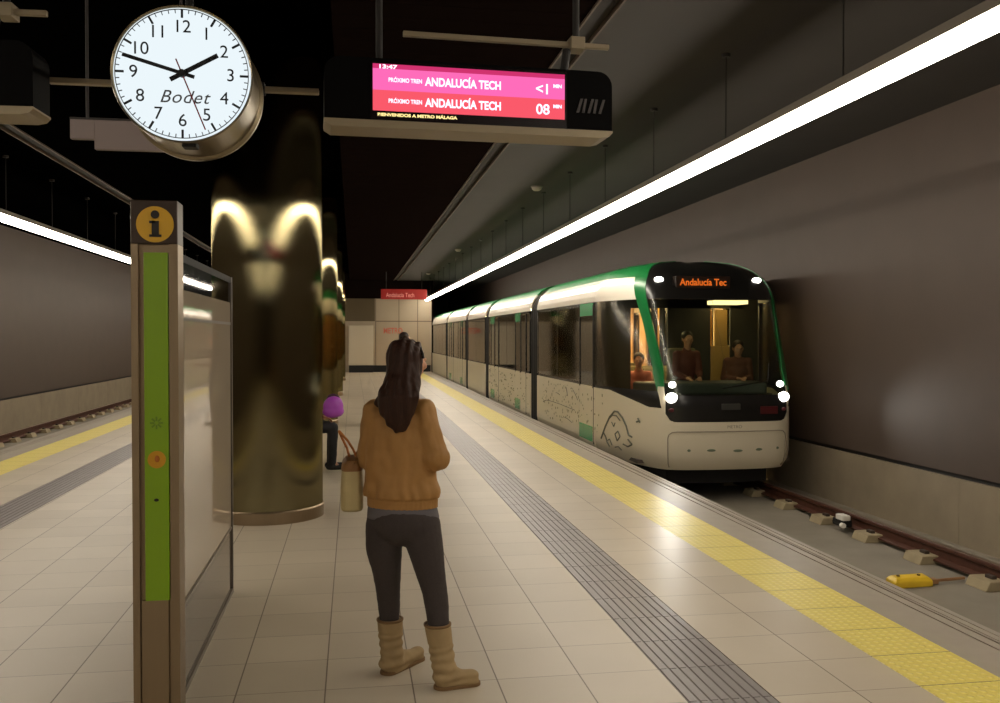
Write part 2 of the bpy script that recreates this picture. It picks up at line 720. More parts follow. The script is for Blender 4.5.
# yellow block on the bed and its rod, small white device on the rail
t = thing('track_marker_box', 'small bright yellow box with a rod, lying on the bed beside the right track', 'track equipment', (4.87, 7.47, ZBED))
m = MB()
yb = mat('yellow_paint', (236, 196, 48), 0.45, nscale=10, namt=0.08)
m.rings([[Vector((x, y, z)) for x, y in ((4.71 + i, 7.34 + i), (5.09 - i, 7.36 + i), (5.11 - i, 7.54 - i), (4.73 + i, 7.52 - i))]
         for z, i in ((ZBED, 0), (ZBED + .055, .0), (ZBED + .085, .03))])
m.build('box_body', yb, t, bevel=0.01)
m = MB()
m.box(5.09, 5.17, 7.40, 7.48, ZBED + .01, ZBED + .05)
m.tube((5.15, 7.44, ZBED + .03), (5.48, 7.48, ZBED + .03), 0.014)
m.build('rod', mat('rod_brown', (150, 110, 72), 0.6), t)
for x in (4.80, 5.0):
    MB().tube((x, 7.44, ZBED + .08), (x, 7.44, ZBED + .095), 0.015).build('bolt', mat('bolt_dark', (90, 66, 24), 0.5), t)
t = thing('rail_sensor', 'small white and black sensor clamped to the right rail', 'track equipment', (5.52, 9.6, ZRAIL))
MB().box(5.44, 5.56, 9.5, 9.72, ZRAIL - .13, ZRAIL - .05).build('sensor_body', blackm, t, bevel=.01)
MB().box(5.42, 5.52, 9.46, 9.62, ZRAIL - .05, ZRAIL + .01).build('white_cover', mat('sensor_white', (225, 220, 210), 0.5), t, bevel=.012)
MB().tube((5.43, 9.45, ZRAIL - .1), (5.43, 9.5, ZRAIL - .1), 0.028, n=16).build('sensor_eye', MATS['sensor_white'], t)

# ------------------------------------------------------------------ clock
ckx, cky, ckz, ckr = -0.699, 3.98, 2.722, 0.284
t = thing('station_clock', 'round double-sided station clock with a lit white face hanging from the ceiling', 'clock', (ckx, cky + 0.2, ckz))
m = MB()
n = 96


def circ(r, y, cx=ckx, cz=ckz, n=96):
    return [Vector((cx + r * math.cos(2 * math.pi * i / n), y, cz + r * math.sin(2 * math.pi * i / n))) for i in range(n)]


m.rings([circ(ckr - .006, cky + .0), circ(ckr - .001, cky - .004), circ(ckr + .002, cky + .004), circ(ckr + .002, cky + .03), circ(ckr - .004, cky + .035),
         circ(ckr - .004, cky + .33), circ(ckr + .012, cky + .335), circ(ckr + .012, cky + .36), circ(ckr - .012, cky + .366)], cap=False)
m.build('clock_case', mat('clock_metal', (140, 128, 104), 0.3, 0.9), t, smooth=False)
m = MB()
m.rings([circ(ckr - .010, cky + .004), circ(ckr - .010, cky + .02)])
fe = bpy.data.materials.new('clock_face_lit')
fe.use_nodes = True
nt = fe.node_tree
nt.nodes.remove(nt.nodes['Principled BSDF'])
em = nt.nodes.new('ShaderNodeEmission')
em.inputs[0].default_value = lin((236, 247, 252))
em.inputs[1].default_value = 1.0
nt.links.new(em.outputs[0], nt.nodes['Material Output'].inputs[0])
MATS['clock_face'] = fe
m.build('dial', fe, t)
m = MB()
m.rings([circ(ckr - .010, cky + .345), circ(ckr - .010, cky + .362)])
m.build('dial', fe, t)
ink = mat('dial_ink', (18, 20, 26), 0.5)
m = MB()
m.rings([circ(ckr - .0155, cky + .002), circ(ckr - .0155, cky - .002), circ(ckr - .0185, cky - .002), circ(ckr - .0185, cky + .002), circ(ckr - .0155, cky + .002)], cap=False)
for k in range(60):
    a = 2 * math.pi * k / 60
    big = k % 5 == 0
    r1 = ckr - 0.017
    r0 = r1 - (0.035 if big else 0.016)
    wd = 0.0045 if big else 0.0016
    M_ = Matrix.Translation((ckx, cky, ckz)) @ Matrix.Rotation(a, 4, 'Y')
    m.box(-wd, wd, -0.002, 0.002, r0, r1, M_)
m.build('minute_marks', ink, t)
for k in range(1, 13):
    a = 2 * math.pi * k / 12
    rr = ckr * 0.685
    put_text('numeral', str(k), 0.074, facing(ckx + rr * math.sin(a), cky + 0.001, ckz + rr * math.cos(a)), ink, t, bold=0.0)
put_text('maker_name', 'Bodet', 0.075, facing(ckx + .005, cky + 0.001, ckz - .098), mat('dial_grey', (95, 100, 110), 0.5), t, shear=0.35, spacing=1.1)


def hand(name, ang, L, tail, wd, y, m_):
    m = MB()
    M_ = Matrix.Translation((ckx, y, ckz)) @ Matrix.Rotation(math.radians(ang), 4, 'Y')
    m.box(-wd, wd, -0.0015, 0.0015, -tail, L, M_)
    return m.build(name, m_, t)


hand('hour_hand', 60.5, 0.165, .055, .0095, cky - .006, ink)
hand('minute_hand', 286, 0.245, .052, .0075, cky - .010, ink)
hand('second_hand', 158, 0.25, .062, .0028, cky - .014, mat('second_red', (150, 44, 48), 0.5))
m = MB()
m.tube((ckx, cky - .016, ckz), (ckx, cky + .004, ckz), 0.016, n=20)
m.build('hub', ink, t)
m = MB()
m.box(ckx - .01, ckx + .05, cky + .03, cky + .1, ckz - ckr - .012, ckz - ckr + .01)
m.build('latch', blackm, t, bevel=.004)
m = MB()
m.tube((ckx, cky + .18, ckz + ckr - .01), (ckx, cky + .18, ZC + .28), 0.018)
m.build('drop_rod', blackm, t)
# horizontal carrier bar behind the clock
m = MB()
m.box(-1.345, -1.0, 4.37, 4.41, 2.765, 2.79)
m.build('carrier_arm', beige_metal, t, bevel=.004)
m = MB()
m.box(-0.42, -0.155, 4.37, 4.41, 2.765, 2.79)
m.build('carrier_arm', beige_metal, t, bevel=.004)
m = MB()
m.box(-1.02, -0.4, 4.34, 4.42, 2.755, 2.80)
m.build('bracket', blackm, t)

# ------------------------------------------------------------------ hanging LED display signs
SG = {}


def led_sign(x0, x1, y, label, lit):
    z0, z1 = 2.565, 2.872
    t = thing('departure_display', label, 'sign', ((x0 + x1) / 2, y + .1, z0))
    m = MB()
    r = 0.07
    pts = [(x0 + .0, z0 + .03)]
    prof = [(x0, z0 + .03), (x1, z0 + .03)]
    for k in range(7):
        a = math.pi / 2 * k / 6
        prof.append((x1 - r + r * math.cos(a), z1 - r + r * math.sin(a)))
    for k in range(7):
        a = math.pi / 2 + math.pi / 2 * k / 6
        prof.append((x0 + r + r * math.cos(a), z1 - r + r * math.sin(a)))
    m.prism(prof, 'y', y, y + .19)
    m.build('display_case', black, t)
    m = MB()
    prof = [(x0 + .03, z0 - .004), (x1 - .05, z0 - .004), (x1 - .015, z0 + .004), (x1 + .002, z0 + .022), (x1 + .002, z0 + .03), (x0 - .002, z0 + .03), (x0, z0 + .015)]
    m.prism(prof, 'y', y - .006, y + .195)
    m.build('lower_rim', beige_metal, t)
    # suspension
    cxp = x1 - .19
    m = MB()
    xa, xb = (x0 + .36, x1 + .02)
    m.box(xa, xb, y + .10, y + .125, 3.012, 3.036)
    m.build('carrier_bar', beige_metal, t, bevel=.003)
    m = MB()
    m.box(xb - .20, xb - .13, y + .07, y + .16, 2.995, 3.055)
    m.build('clamp', beige_metal, t, bevel=.004)
    m = MB()
    m.tube((cxp - .02, y + .11, z1 - .01), (cxp - .0, y + .11, 3.0), 0.02)
    m.build('drop_rod', mat('rod_dark_metal', (30, 25, 22), 0.7, 0.0), t)
    m = MB()
    m.tube((x0 + .25, y + .11, z1 - .01), (x0 + .25, y + .11, ZC - .002), 0.016)
    m.build('drop_rod', MATS['rod_dark_metal'], t)
    m = MB()
    m.tube((xb - .165, y + .11, 3.055), (xb - .165, y + .11, ZC - .002), 0.016)
    m.build('drop_rod', mat('rod_dark_metal', (30, 25, 22), 0.7, 0.0), t)
    t.rotation_euler.z = math.radians(2.6 if lit else -2.6)
    return t


XS0, XS1, YS = -0.128, 1.205, 4.15
t = led_sign(XS0, XS1, YS, 'black hanging departure display with a lit pink and red screen above the platform', True)
sx0, sx1 = 0.085, 0.972


def zs(top):   # screen heights follow the perspective-free lattice of the sign
    return top


szt, szb = 2.846, 2.638
h = szt - szb
scr = [('screen_header', szt - h * .10, szt, (196, 48, 104), 1.15), ('screen_row', szb + h * .44, szt - h * .10, (236, 100, 172), 1.2), ('screen_row', szb, szb + h * .44, (236, 84, 100), 1.15)]
m = MB()
m.box(sx0 - .01, sx1 + .01, YS - .003, YS, szb - .05, szt + .012)
m.build('screen_frame', mat('screen_black', (20, 8, 12), 0.2), t)
for nm, a, b_, c, s in scr:
    MB().box(sx0, sx1, YS - .006, YS - .003, a, b_).build(nm, emat('led_%d_%d_%d' % c, c, s), t)
for nm, a, b_, c, s in scr:
    MB().box(sx0 + .04, sx1 + .04, YS + .19, YS + .193, a, b_).build(nm, MATS['led_%d_%d_%d' % c], t)
ledw = emat('led_white', (255, 224, 240), 1.6)
ledy = emat('led_yellow', (250, 226, 150), 1.3)
for zc, mins in ((szb + h * .66, '<1'), (szb + h * .21, '08')):
    put_text('display_text', 'PRÓXIMO TREN', 0.026, facing(sx0 + .145, YS - .007, zc), ledw, t, bold=.0006, width=.15)
    put_text('display_text', 'ANDALUCÍA TECH', 0.052, facing(sx0 + .41, YS - .007, zc), ledw, t, bold=.0016, width=.35)
    put_text('display_text', mins, 0.066, facing(sx1 - .105, YS - .007, zc - .004), ledw, t, bold=.001)
    put_text('display_text', 'MIN', 0.022, facing(sx1 - .035, YS - .007, zc + .014), ledw, t, bold=.0008, width=.04)
put_text('display_text', '13:47', 0.024, facing(sx0 + .065, YS - .007, szt - .013), ledw, t, bold=.0008, width=.08)
put_text('display_text', 'BIENVENIDOS A METRO MÁLAGA', 0.018, facing(sx0 + .20, YS - .005, szb - .018), ledy, t, bold=.0008, width=.36)
m = MB()
lx, lz = 1.03, 2.675
for k in range(5):
    x = lx + k * .027
    s = .02 if k % 2 == 0 else .012
    m.rings([[Vector((x + a, yy, z)) for a, z in ((0, lz), (.012, lz), (.012 + s, lz + .065), (s, lz + .065))] for yy in (YS - .004, YS)])
m.build('logo', mat('logo_grey', (66, 60, 60), 0.5), t)
led_sign(2 * CENX - XS1 + .02, 2 * CENX - XS0 + .03, YS, 'black hanging display for the left platform, only its beige rim shows at the upper left', False)

# grey stepped hanging sign below the clock
a0, a1, a2 = at(70, 119, 6.2), at(94, 139, 6.2), at(165, 151, 6.2)
t = thing('hanging_sign', 'pale grey stepped hanging panel seen just below the clock', 'sign', ((a0.x + a2.x) / 2, 6.2, a2.z))
gp = mat('sign_grey', (150, 136, 134), 0.6)
MB().box(a0.x, a1.x, 6.2, 6.25, a1.z, a0.z).build('panel', gp, t)
MB().box(a1.x + .003, a2.x + .25, 6.2, 6.25, a2.z, a0.z).build('panel', gp, t)
m = MB()
m.box(a0.x, a2.x + .25, 6.19, 6.26, a0.z, a0.z + .012)
for x in (a0.x + .1, a2.x + .1):
    m.tube((x, 6.22, a0.z), (x, 6.22, ZC + .06), 0.01)
m.build('top_rail', mat('dark_rail', (52, 46, 46), 0.6), t)

# red direction sign at the far end
t = thing('direction_sign', 'small red hanging direction sign at the far end of the platform', 'sign', (2.0, 36, 3.3))
p0, p1 = at(381, 289, 36), at(427, 299.5, 36)
MB().box(p0.x, p1.x, 36, 36.12, p1.z, p0.z).build('sign_box', mat('sign_red', (150, 26, 20), 0.5, emit=(170, 24, 16), estr=0.18), t, bevel=.01)
put_text('sign_text', 'Andalucía Tech', 0.24, facing(p0.x + .75, 35.995, (p0.z + p1.z) / 2 - .04), mat('sign_pale', (230, 150, 140), 0.5, emit=(230, 150, 140), estr=.4), t, width=1.1)
m = MB()
for x in (p0.x + .2, p1.x - .2):
    m = MB()
    m.tube((x, 36.06, p0.z), (x, 36.06, ZC - .002), 0.015)
    m.build('drop_rod', MATS['rod_dark_metal'], t)
# red lettering on the far end wall
q = at(393, 331, YF - .02)
o = put_text('wall_lettering', 'METRO', 0.36, facing(q.x, YF - .014, q.z), mat('faded_red', (206, 110, 88), 0.6), None, width=.85, bold=.006)
tag(o, 'faded red lettering on the pale far end wall', 'sign')

# ceiling detectors
for k, (x, y, lab) in enumerate(((3.06, 15.1, 'small round ceiling detector nearest the camera, above the strip lights'),
                                 (3.01, 26.3, 'small round ceiling detector, the middle one of the three'),
                                 (2.98, 37.7, 'small round ceiling detector farthest away near the red sign'))):
    if k == 2:
        y = 36.5
    t = thing('smoke_detector', lab, 'smoke detector', (x - .45, y, ZC))
    x -= 0.0
    m = MB()
    m.tube((x, y, ZC - .02), (x, y, ZC), 0.10, n=24)
    m.build('mount', mat('detector_base', (120, 112, 104), 0.5), t)
    m = MB()
    m.rings([[Vector((x + r * math.cos(i * math.pi / 12), y + r * math.sin(i * math.pi / 12), z)) for i in range(24)] for r, z in ((.085, ZC - .02), (.08, ZC - .05), (.05, ZC - .075))])
    m.build('sensor_head', mat('detector_white', (190, 182, 172), 0.5), t)

# ------------------------------------------------------------------ information stand
PX0, PX1, PY = -0.902, -0.716, 3.95
t = thing('information_stand', 'tall steel information post with a lime green stripe, yellow i disc and glass panel', 'information stand', (-0.80, 4.0, 0))
m = MB()
m.box(PX0, PX0 + .028, PY, PY + .12, 0, 2.01)
m.box(PX1 - .036, PX1, PY, PY + .12, 0, 2.01)
m.box(PX0 + .034, PX1 - .046, PY + .006, PY + .12, 0, 0.53)
m.box(PX0 + .028, PX1 - .036, PY + .02, PY + .12, 0, 2.01)
m.build('post', brushed, t)
m = MB()
m.box(PX0, PX1, PY - .004, PY + .124, 2.01, 2.19)
m.build('head_box', mat('head_brown', (58, 44, 34), 0.4, 0.3), t, bevel=.004)
m = MB()
m.box(PX0 + .050, PX1 - .040, PY + .0, PY + .02, 0.53, 1.975)
m.build('green_stripe', mat('lime_green', (122, 158, 8), 0.35), t, bevel=.002)
dx_, dz_ = -0.804, 2.09
m = MB()
m.rings([circ(.074, PY - .009, dx_, dz_, 48), circ(.074, PY - .004, dx_, dz_, 48)])
dk = m.build('information_disc', mat('disc_yellow', (206, 160, 34), 0.4), t)
m = MB()
m.rings([circ(.017, PY - .012, dx_ + .001, dz_ + .040, 24), circ(.017, PY - .009, dx_ + .001, dz_ + .040, 24)])
m.box(dx_ - .012, dx_ + .016, PY - .012, PY - .009, dz_ - .045, dz_ + .014)
m.box(dx_ - .022, dx_ + .002, PY - .012, PY - .009, dz_ + .004, dz_ + .014)
m.box(dx_ - .022, dx_ + .026, PY - .012, PY - .009, dz_ - .052, dz_ - .042)
m.build('letter_i', mat('disc_black', (22, 14, 8), 0.5), dk)
# small printed emblems on the stripe
m = MB()
ex, ez = -0.804, 1.27
for k in range(8):
    a = k * math.pi / 4
    m.box(-.0035, .0035, PY - .003, PY, .008, .026, Matrix.Translation((ex, 0, ez)) @ Matrix.Rotation(a, 4, 'Y'))
m.build('star_emblem', mat('emblem_green', (98, 130, 10), 0.5), t)
m = MB()
m.rings([circ(.036, PY - .003, ex, 1.118, 32), circ(.036, PY, ex, 1.118, 32)])
e_ = m.build('orange_emblem', mat('emblem_orange', (196, 140, 12), 0.5), t)
m = MB()
m.ball((ex + .002, PY - .004, 1.121), .010, 1, .3, 1.4)
m.build('mark', mat('emblem_rust', (168, 92, 12), 0.5), e_)
m = MB()
m.ball((ex - .002, PY - .003, 0.95), .008, 1.2, .4, .8)
m.build('button', blackm, t)
# panel: frame and glass
FX0, FX1, FY0, FY1 = -0.795, -0.755, 4.10, 5.98
m = MB()
m.box(FX0, FX1, FY0, FY0 + .07, 0, 2.0)
m.box(FX0, FX1, FY1 - .03, FY1, 0, 2.0)
m.mi = 1
m.box(FX0 + .005, FX1 - .005, FY0 + .07, FY1 - .03, 1.965, 2.0)
m.mi = 0
m.build('panel_frame', [mat('frame_grey_metal', (96, 88, 78), 0.5, 0.4), blackm], t)
def glossy_face(name, rgb, rough=.03, ior=1.5):
    """printed sheet under a clear sheet of glass"""
    m = mat(name, rgb, 0.6)
    b = m.node_tree.nodes['Principled BSDF']
    b.inputs['Coat Weight'].default_value = 1.0
    b.inputs['Coat Roughness'].default_value = rough
    b.inputs['Coat IOR'].default_value = ior
    b.inputs['Specular IOR Level'].default_value = 0.0
    return m


m = MB()
m.box(-.785, -.765, FY0 + .07, FY1 - .03, 0.42, 1.84)
m.build('poster_panel', glossy_face('poster_sheet', (180, 166, 146), .02, 1.9), t)
m = MB()
m.box(-.785, -.765, FY0 + .07, FY1 - .03, 1.842, 1.965)
m.build('top_panel', glossy_face('top_sheet', (16, 14, 12)), t)
m = MB()
m.box(-.785, -.765, FY0 + .07, FY1 - .03, 0.03, 0.418)
m.build('lower_panel', glossy_face('lower_sheet', (112, 102, 90), .05), t)
m = MB()
m.box(-.785, -.755, FY0 + .07, FY1 - .03, 0.0, 0.03)
m.box(-.780, -.760, FY0 + .07, FY1 - .03, 0.412, 0.424)
m.build('glass_rail', mat('rail_grey', (120, 112, 100), 0.5, 0.3), t)
m = MB()
m.box(-.785, -.762, FY0 + .07, FY1 - .03, 1.70, 1.716)
m.build('crossbar', MATS['frame_grey_metal'], t)
# ------------------------------------------------------------------ tram
HW = 1.325
tw = mat('tram_white', (212, 202, 178), 0.35, nscale=0)
tband = mat('tram_band_white', (226, 218, 204), 0.22)
tg = mat('tram_green', (16, 104, 50), 0.3)
tblack = mat('tram_black', (20, 19, 18), 0.25)
tgrey = mat('tram_interior_grey', (150, 132, 108), 0.6)
tfloor = mat('tram_interior_floor', (84, 74, 66), 0.6)
tdark = mat('tram_underframe', (18, 16, 15), 0.8)
rubber = mat('gangway_rubber', (26, 24, 22), 0.8)
seatm = mat('tram_seat', (110, 104, 72), 0.6)
polem = mat('tram_pole', (206, 150, 70), 0.3, 0.6)
tglass = glass('tram_window_glass', (240, 236, 222), 0.015, ior=1.1, rough=.15)
sglass = glass('tram_saloon_glass', (236, 230, 212), 0.10, ior=1.5, rough=.05)
wglass = glass('tram_windshield_glass', (228, 233, 222), 0.01, ior=1.18, rough=.20)
cabin_lamp = emat('tram_cabin_lamp', (255, 222, 170), 42.0)
hl = emat('headlight_lit', (255, 250, 240), 12.0)
gglass = mat('door_green_block', (52, 148, 92), 0.25)

tram = thing('tram', 'white and green articulated tram pulling in along the right platform', 'tram', (TX, 12, ZRAIL))
SIDE = [(-1.22, -.16), (-1.30, -.08), (-HW, .05), (-HW, .86)]
SHO = [(-HW, 2.14), (-1.318, 2.22), (-1.29, 2.31), (-1.24, 2.40), (-1.17, 2.47)]
ROOF = [(-1.17, 2.47), (-1.08, 2.56), (-.95, 2.63), (-.7, 2.69), (-.3, 2.72), (0, 2.725)]


def strip(mb, prof, y0, y1, sg, mi, thick=0.03):
    """a bent sheet with thickness following a profile of (offset, z)"""
    mb.mi = mi
    inn = []
    for k, (a, z) in enumerate(prof):
        a0, z0 = prof[max(0, k - 1)]
        a1, z1 = prof[min(len(prof) - 1, k + 1)]
        d = Vector((a1 - a0, z1 - z0)).normalized()
        nrm = Vector((d.y, -d.x))
        inn.append((a + nrm.x * thick, z + nrm.y * thick))
    poly = list(prof) + list(reversed(inn))
    poly = [(TX - sg * a, z) for a, z in poly]
    mb.rings([[Vector((x, yy, z)) for x, z in poly] for yy in (y0, y1)])


def module(y0, y1, doors, rng, detail=True):
    """one tram section between two gangways; doors = list of (ya, yb, (green panels))"""
    m = MB()
    for sg in (1, -1):       # sg=1: platform side
        spans = []
        y = y0
        for a, b_, g in sorted(doors) if sg == 1 else []:
            spans.append((y, a))
            y = b_
        spans.append((y, y1))
        for a, b_ in spans:
            if b_ - a > .02:
                strip(m, SIDE, a, b_, sg, 0)
        strip(m, SHO, y0, y1, sg, 1)
        strip(m, ROOF, y0, y1, sg, 2)
        m.mi = 3
        # window band posts and rails
        x_ = TX - sg * HW
        a_, b2 = sorted((x_ + sg * .004, x_ + sg * .04))
        m.box(a_, b2, y0, y0 + .10, .86, 2.14)
        m.box(a_, b2, y1 - .10, y1, .86, 2.14)
        m.box(a_, b2, y0, y1, 2.09, 2.14)
        for a, b_ in spans:
            if b_ - a > .02:
                m.box(a_, b2, a, b_, .86, .90)
    m.mi = 4
    m.box(TX - 1.27, TX + 1.27, y0, y1, -.10, -.05)          # floor
    m.mi = 5
    m.box(TX - 1.22, TX + 1.22, y0, y1, 2.28, 2.31)          # inner ceiling
    m.mi = 6
    m.box(TX - 1.1, TX + 1.1, y0 + .1, y1 - .1, -.38, -.12)   # underframe
    body = m.build('tram_section', [tw, tband, tg, tblack, tfloor, tgrey, tdark], tram)
    # panes between doors
    for sg in (1, -1):
        x_ = TX - sg * (HW - .008)
        edges = [y0 + .10]
        if sg == 1:
            for a, b_, g in sorted(doors):
                edges += [a, b_]
        edges.append(y1 - .10)
        for a, b_ in zip(edges[::2], edges[1::2]):
            n = max(1, round((b_ - a) / 1.5))
            for k in range(n):
                ya, yb_ = a + (b_ - a) * k / n + .02, a + (b_ - a) * (k + 1) / n - .02
                if yb_ - ya < .2:
                    continue
                q, r_ = sorted((x_, x_ + sg * .012))
                mm = MB()
                mm.box(q, r_, ya, yb_, .90, 2.09)
                mm.build('window_pane', sglass, body)
                if k:
                    mm = MB()
                    q, r_ = sorted((x_, x_ + sg * .03))
                    mm.box(q, r_, ya - .045, ya + .005, .90, 2.09)
                    mm.build('window_post', tblack, body)
    for a, b_, greens in doors:
        for (da, db, gr) in greens:
            mm = MB()
            x_ = TX - HW - .006
            mm.mi = 0
            mm.box(x_, x_ + .03, da + .012, db - .012, 0.0, .84)
            mm.mi = 1
            mm.box(x_, x_ + .03, da + .012, da + .06, .84, 2.10)
            mm.box(x_, x_ + .03, db - .06, db - .012, .84, 2.10)
            mm.mi = 2
            mm.box(x_ + .008, x_ + .018, da + .06, db - .06, .84, 1.94 if gr else 2.08)
            if gr:
                mm.mi = 3
                mm.box(x_ - .002, x_ + .028, da + .06, db - .06, 1.94, 2.13)
                mm.box(x_ - .003, x_, da + .03, db - .03, .03, .26)
            mm.mi = 1
            mm.box(x_ + .0, x_ + .03, da, da + .012, 0, 2.10)
            mm.box(x_ + .0, x_ + .03, db - .012, db, 0, 2.10)
            mm.build('tram_door', [tw, tblack, sglass, gglass], body)
    # added far-side lining, tan to warm and brighten the dark saloon windows
    y = y0 + .25
    while y < y1 - .6:
        mm = MB()
        mm.box(TX + HW - .10, TX + HW - .05, y, y + .42, .0, 2.26)
        mm.build('added_lining', mat('lining_tan', (216, 178, 126), 0.6), body)
        y += 1.0
    # interior: lamps, poles, seats, handrail
    mm = MB()
    mm.box(TX - .62, TX - .50, y0 + .1, y1 - .1, 2.262, 2.28)
    mm.build('cabin_lamp', cabin_lamp, body)
    mm = MB()
    mm.box(TX + .50, TX + .62, y0 + .1, y1 - .1, 2.262, 2.28)
    mm.build('cabin_lamp', cabin_lamp, body)
    y = y0 + .55
    while y < y1 - .4:
        for dx_ in (-.72, .72):
            mm = MB()
            mm.tube((TX + dx_, y, -.05), (TX + dx_, y, 2.27), .017, n=8)
            mm.build('grab_pole', polem, body)
        y += 1.25
    y = y0 + .5
    while y < y1 - .9:
        for sx in (-1, 1):
            if sx == -1 and any(a - .3 < y + .3 < b_ + .1 for a, b_, g in doors):
                continue
            mm = MB()
            xa, xb = sorted((TX + sx * .35, TX + sx * 1.2))
            mm.box(xa, xb, y, y + .45, .30, .40)
            mm.box(xa, xb, y + .42, y + .50, .38, 1.05)
            mm.box(xa + .2, xb - .2, y + .1, y + .35, -.05, .30)
            mm.build('seat', seatm, body, bevel=.02)
        y += .95
    return body


def gangway(y0, y1):
    m = MB()
    n = 4
    for k in range(n):
        a = y0 + (y1 - y0) * k / n
        b_ = y0 + (y1 - y0) * (k + 1) / n
        mid = (a + b_) / 2
        for sgn in (0,):
            R = []
            for yy, s in ((a, .955), (mid - .02, .985), (mid + .02, .985), (b_, .955)):
                prof = [(-HW * s, -.1), (-HW * s, 2.16), (-1.2 * s, 2.42), (-1.0 * s, 2.53), (1.0 * s, 2.53), (1.2 * s, 2.42), (HW * s, 2.16), (HW * s, -.1)]
                R.append([Vector((TX + p, yy, z)) for p, z in prof])
            m.rings(R, cap=False, closed=False)
    return m.build('gangway', rubber, tram)


rg = random.Random(3)
front = module(13.26, 17.6, [(13.32, 14.20, [(13.32, 14.20, True)])], rg)
gangway(17.6, 18.35)
module(18.35, 24.1, [(18.75, 20.05, [(18.75, 19.4, False), (19.4, 20.05, True)]), (22.4, 23.7, [(22.4, 23.05, False), (23.05, 23.7, True)])], rg)
gangway(24.1, 24.8)
module(24.8, 28.55, [], rg)
gangway(28.55, 29.2)
module(29.2, 34.85, [(30.0, 31.3, [(30.0, 30.65, True), (30.65, 31.3, False)]), (32.8, 34.1, [(32.8, 33.45, False), (33.45, 34.1, True)])], rg)
gangway(34.85, 35.5)
module(35.5, 44.0, [], rg)

# --- nose: one lofted skin in (L, z); L runs round the plan from the centre of the front to the side
PLAN = [(0, 11.33), (.3, 11.345), (.60, 11.375), (.78, 11.43), (.90, 11.52), (1.0, 11.71), (1.09, 11.98), (1.18, 12.30), (1.26, 12.66), (1.31, 13.0), (HW, 13.27)]
CUM = [0]
for (a, b_), (c, d) in zip(PLAN, PLAN[1:]):
    CUM.append(CUM[-1] + math.hypot(c - a, d - b_))
LT = CUM[-1]


def plan(L):
    L = max(0, min(LT, L))
    for k in range(len(CUM) - 1):
        if L <= CUM[k + 1] + 1e-9:
            u = (L - CUM[k]) / (CUM[k + 1] - CUM[k])
            # catmull-rom for roundness
            P = [Vector(PLAN[max(0, k - 1)]) if k > 0 else Vector((-PLAN[1][0], PLAN[1][1])), Vector(PLAN[k]), Vector(PLAN[k + 1]), Vector(PLAN[min(len(PLAN) - 1, k + 2)])]
            if k + 2 > len(PLAN) - 1:
                P[3] = Vector((HW, 13.6))
            return 0.5 * ((2 * P[1]) + (P[2] - P[0]) * u + (2 * P[0] - 5 * P[1] + 4 * P[2] - P[3]) * u * u + (3 * P[1] - P[0] - 3 * P[2] + P[3]) * u ** 3)
    return Vector(PLAN[-1])


KZ = [(-.14, .93, .10), (-.05, .98, .03), (.1, 1, 0), (.8, 1, 0), (1.2, 1, .17), (2.14, 1, .66), (2.22, .995, .70), (2.31, .974, .76), (2.40, .936, .83), (2.47, .883, .92), (2.56, .815, 1.05), (2.63, .717, 1.22), (2.69, .53, 1.42), (2.72, .23, 1.6)]


def kz(z):
    for (z0, k0, r0), (z1, k1, r1) in zip(KZ, KZ[1:]):
        if z <= z1:
            u = (z - z0) / (z1 - z0)
            return k0 + (k1 - k0) * u, r0 + (r1 - r0) * u
    return KZ[-1][1:]


def skin(L, z, side, off=0.0):
    k, r = kz(z)
    p = plan(L)
    u = L / LT
    wgt = max(0.0, 1 - u ** 1.5)
    y = p.y + r * wgt
    y = min(y, 13.27) if u < 1 else 13.27
    x = p.x * k
    v = Vector((TX - side * x, y, z))
    if off:
        e = 1e-3
        a = skin(min(LT, L + e), z, side) - skin(max(0, L - e), z, side)
        zt = min(max(z, -.13), 2.69)
        b_ = skin(L, zt + e, side) - skin(L, zt - e, side)
        nn = a.cross(b_).normalized()
        if nn.dot(v - Vector((TX, 14.0, 1.0))) < 0:
            nn = -nn
        if L < 1e-6:
            nn.x = 0
            nn.normalize()
        v = v + nn * off
    return v


def lerp(a, b_, t):
    return a + (b_ - a) * t


def Lsplit(z):
    """edges of the green corner pillar"""
    if z < .97:
        a = .872
    else:
        a = .872 - .03 * min(1, (z - .97) / .25) + .15 * max(0, (z - 1.15) / 1.2)
    t_ = max(0, min(1, (z - .9) / 1.3))
    return a, a + lerp(.035, .17, min(1, max(0, (z - .60) / .55))) + .16 * max(0, (z - 1.7) / .77) ** 2


def zA(L):      # top of the white lower body
    if L < .72:
        return .50
    if L <= .8725:
        u = (L - .72) / .1525
        return .50 + .12 * (1 - math.sqrt(max(0, 1 - u * u)))
    if L < .96:
        return lerp(.62, .68, (L - .8725) / .0875)
    if L < 1.2:
        return .68
    return lerp(.68, .86, min(1, (L - 1.2) / .95) ** .85)


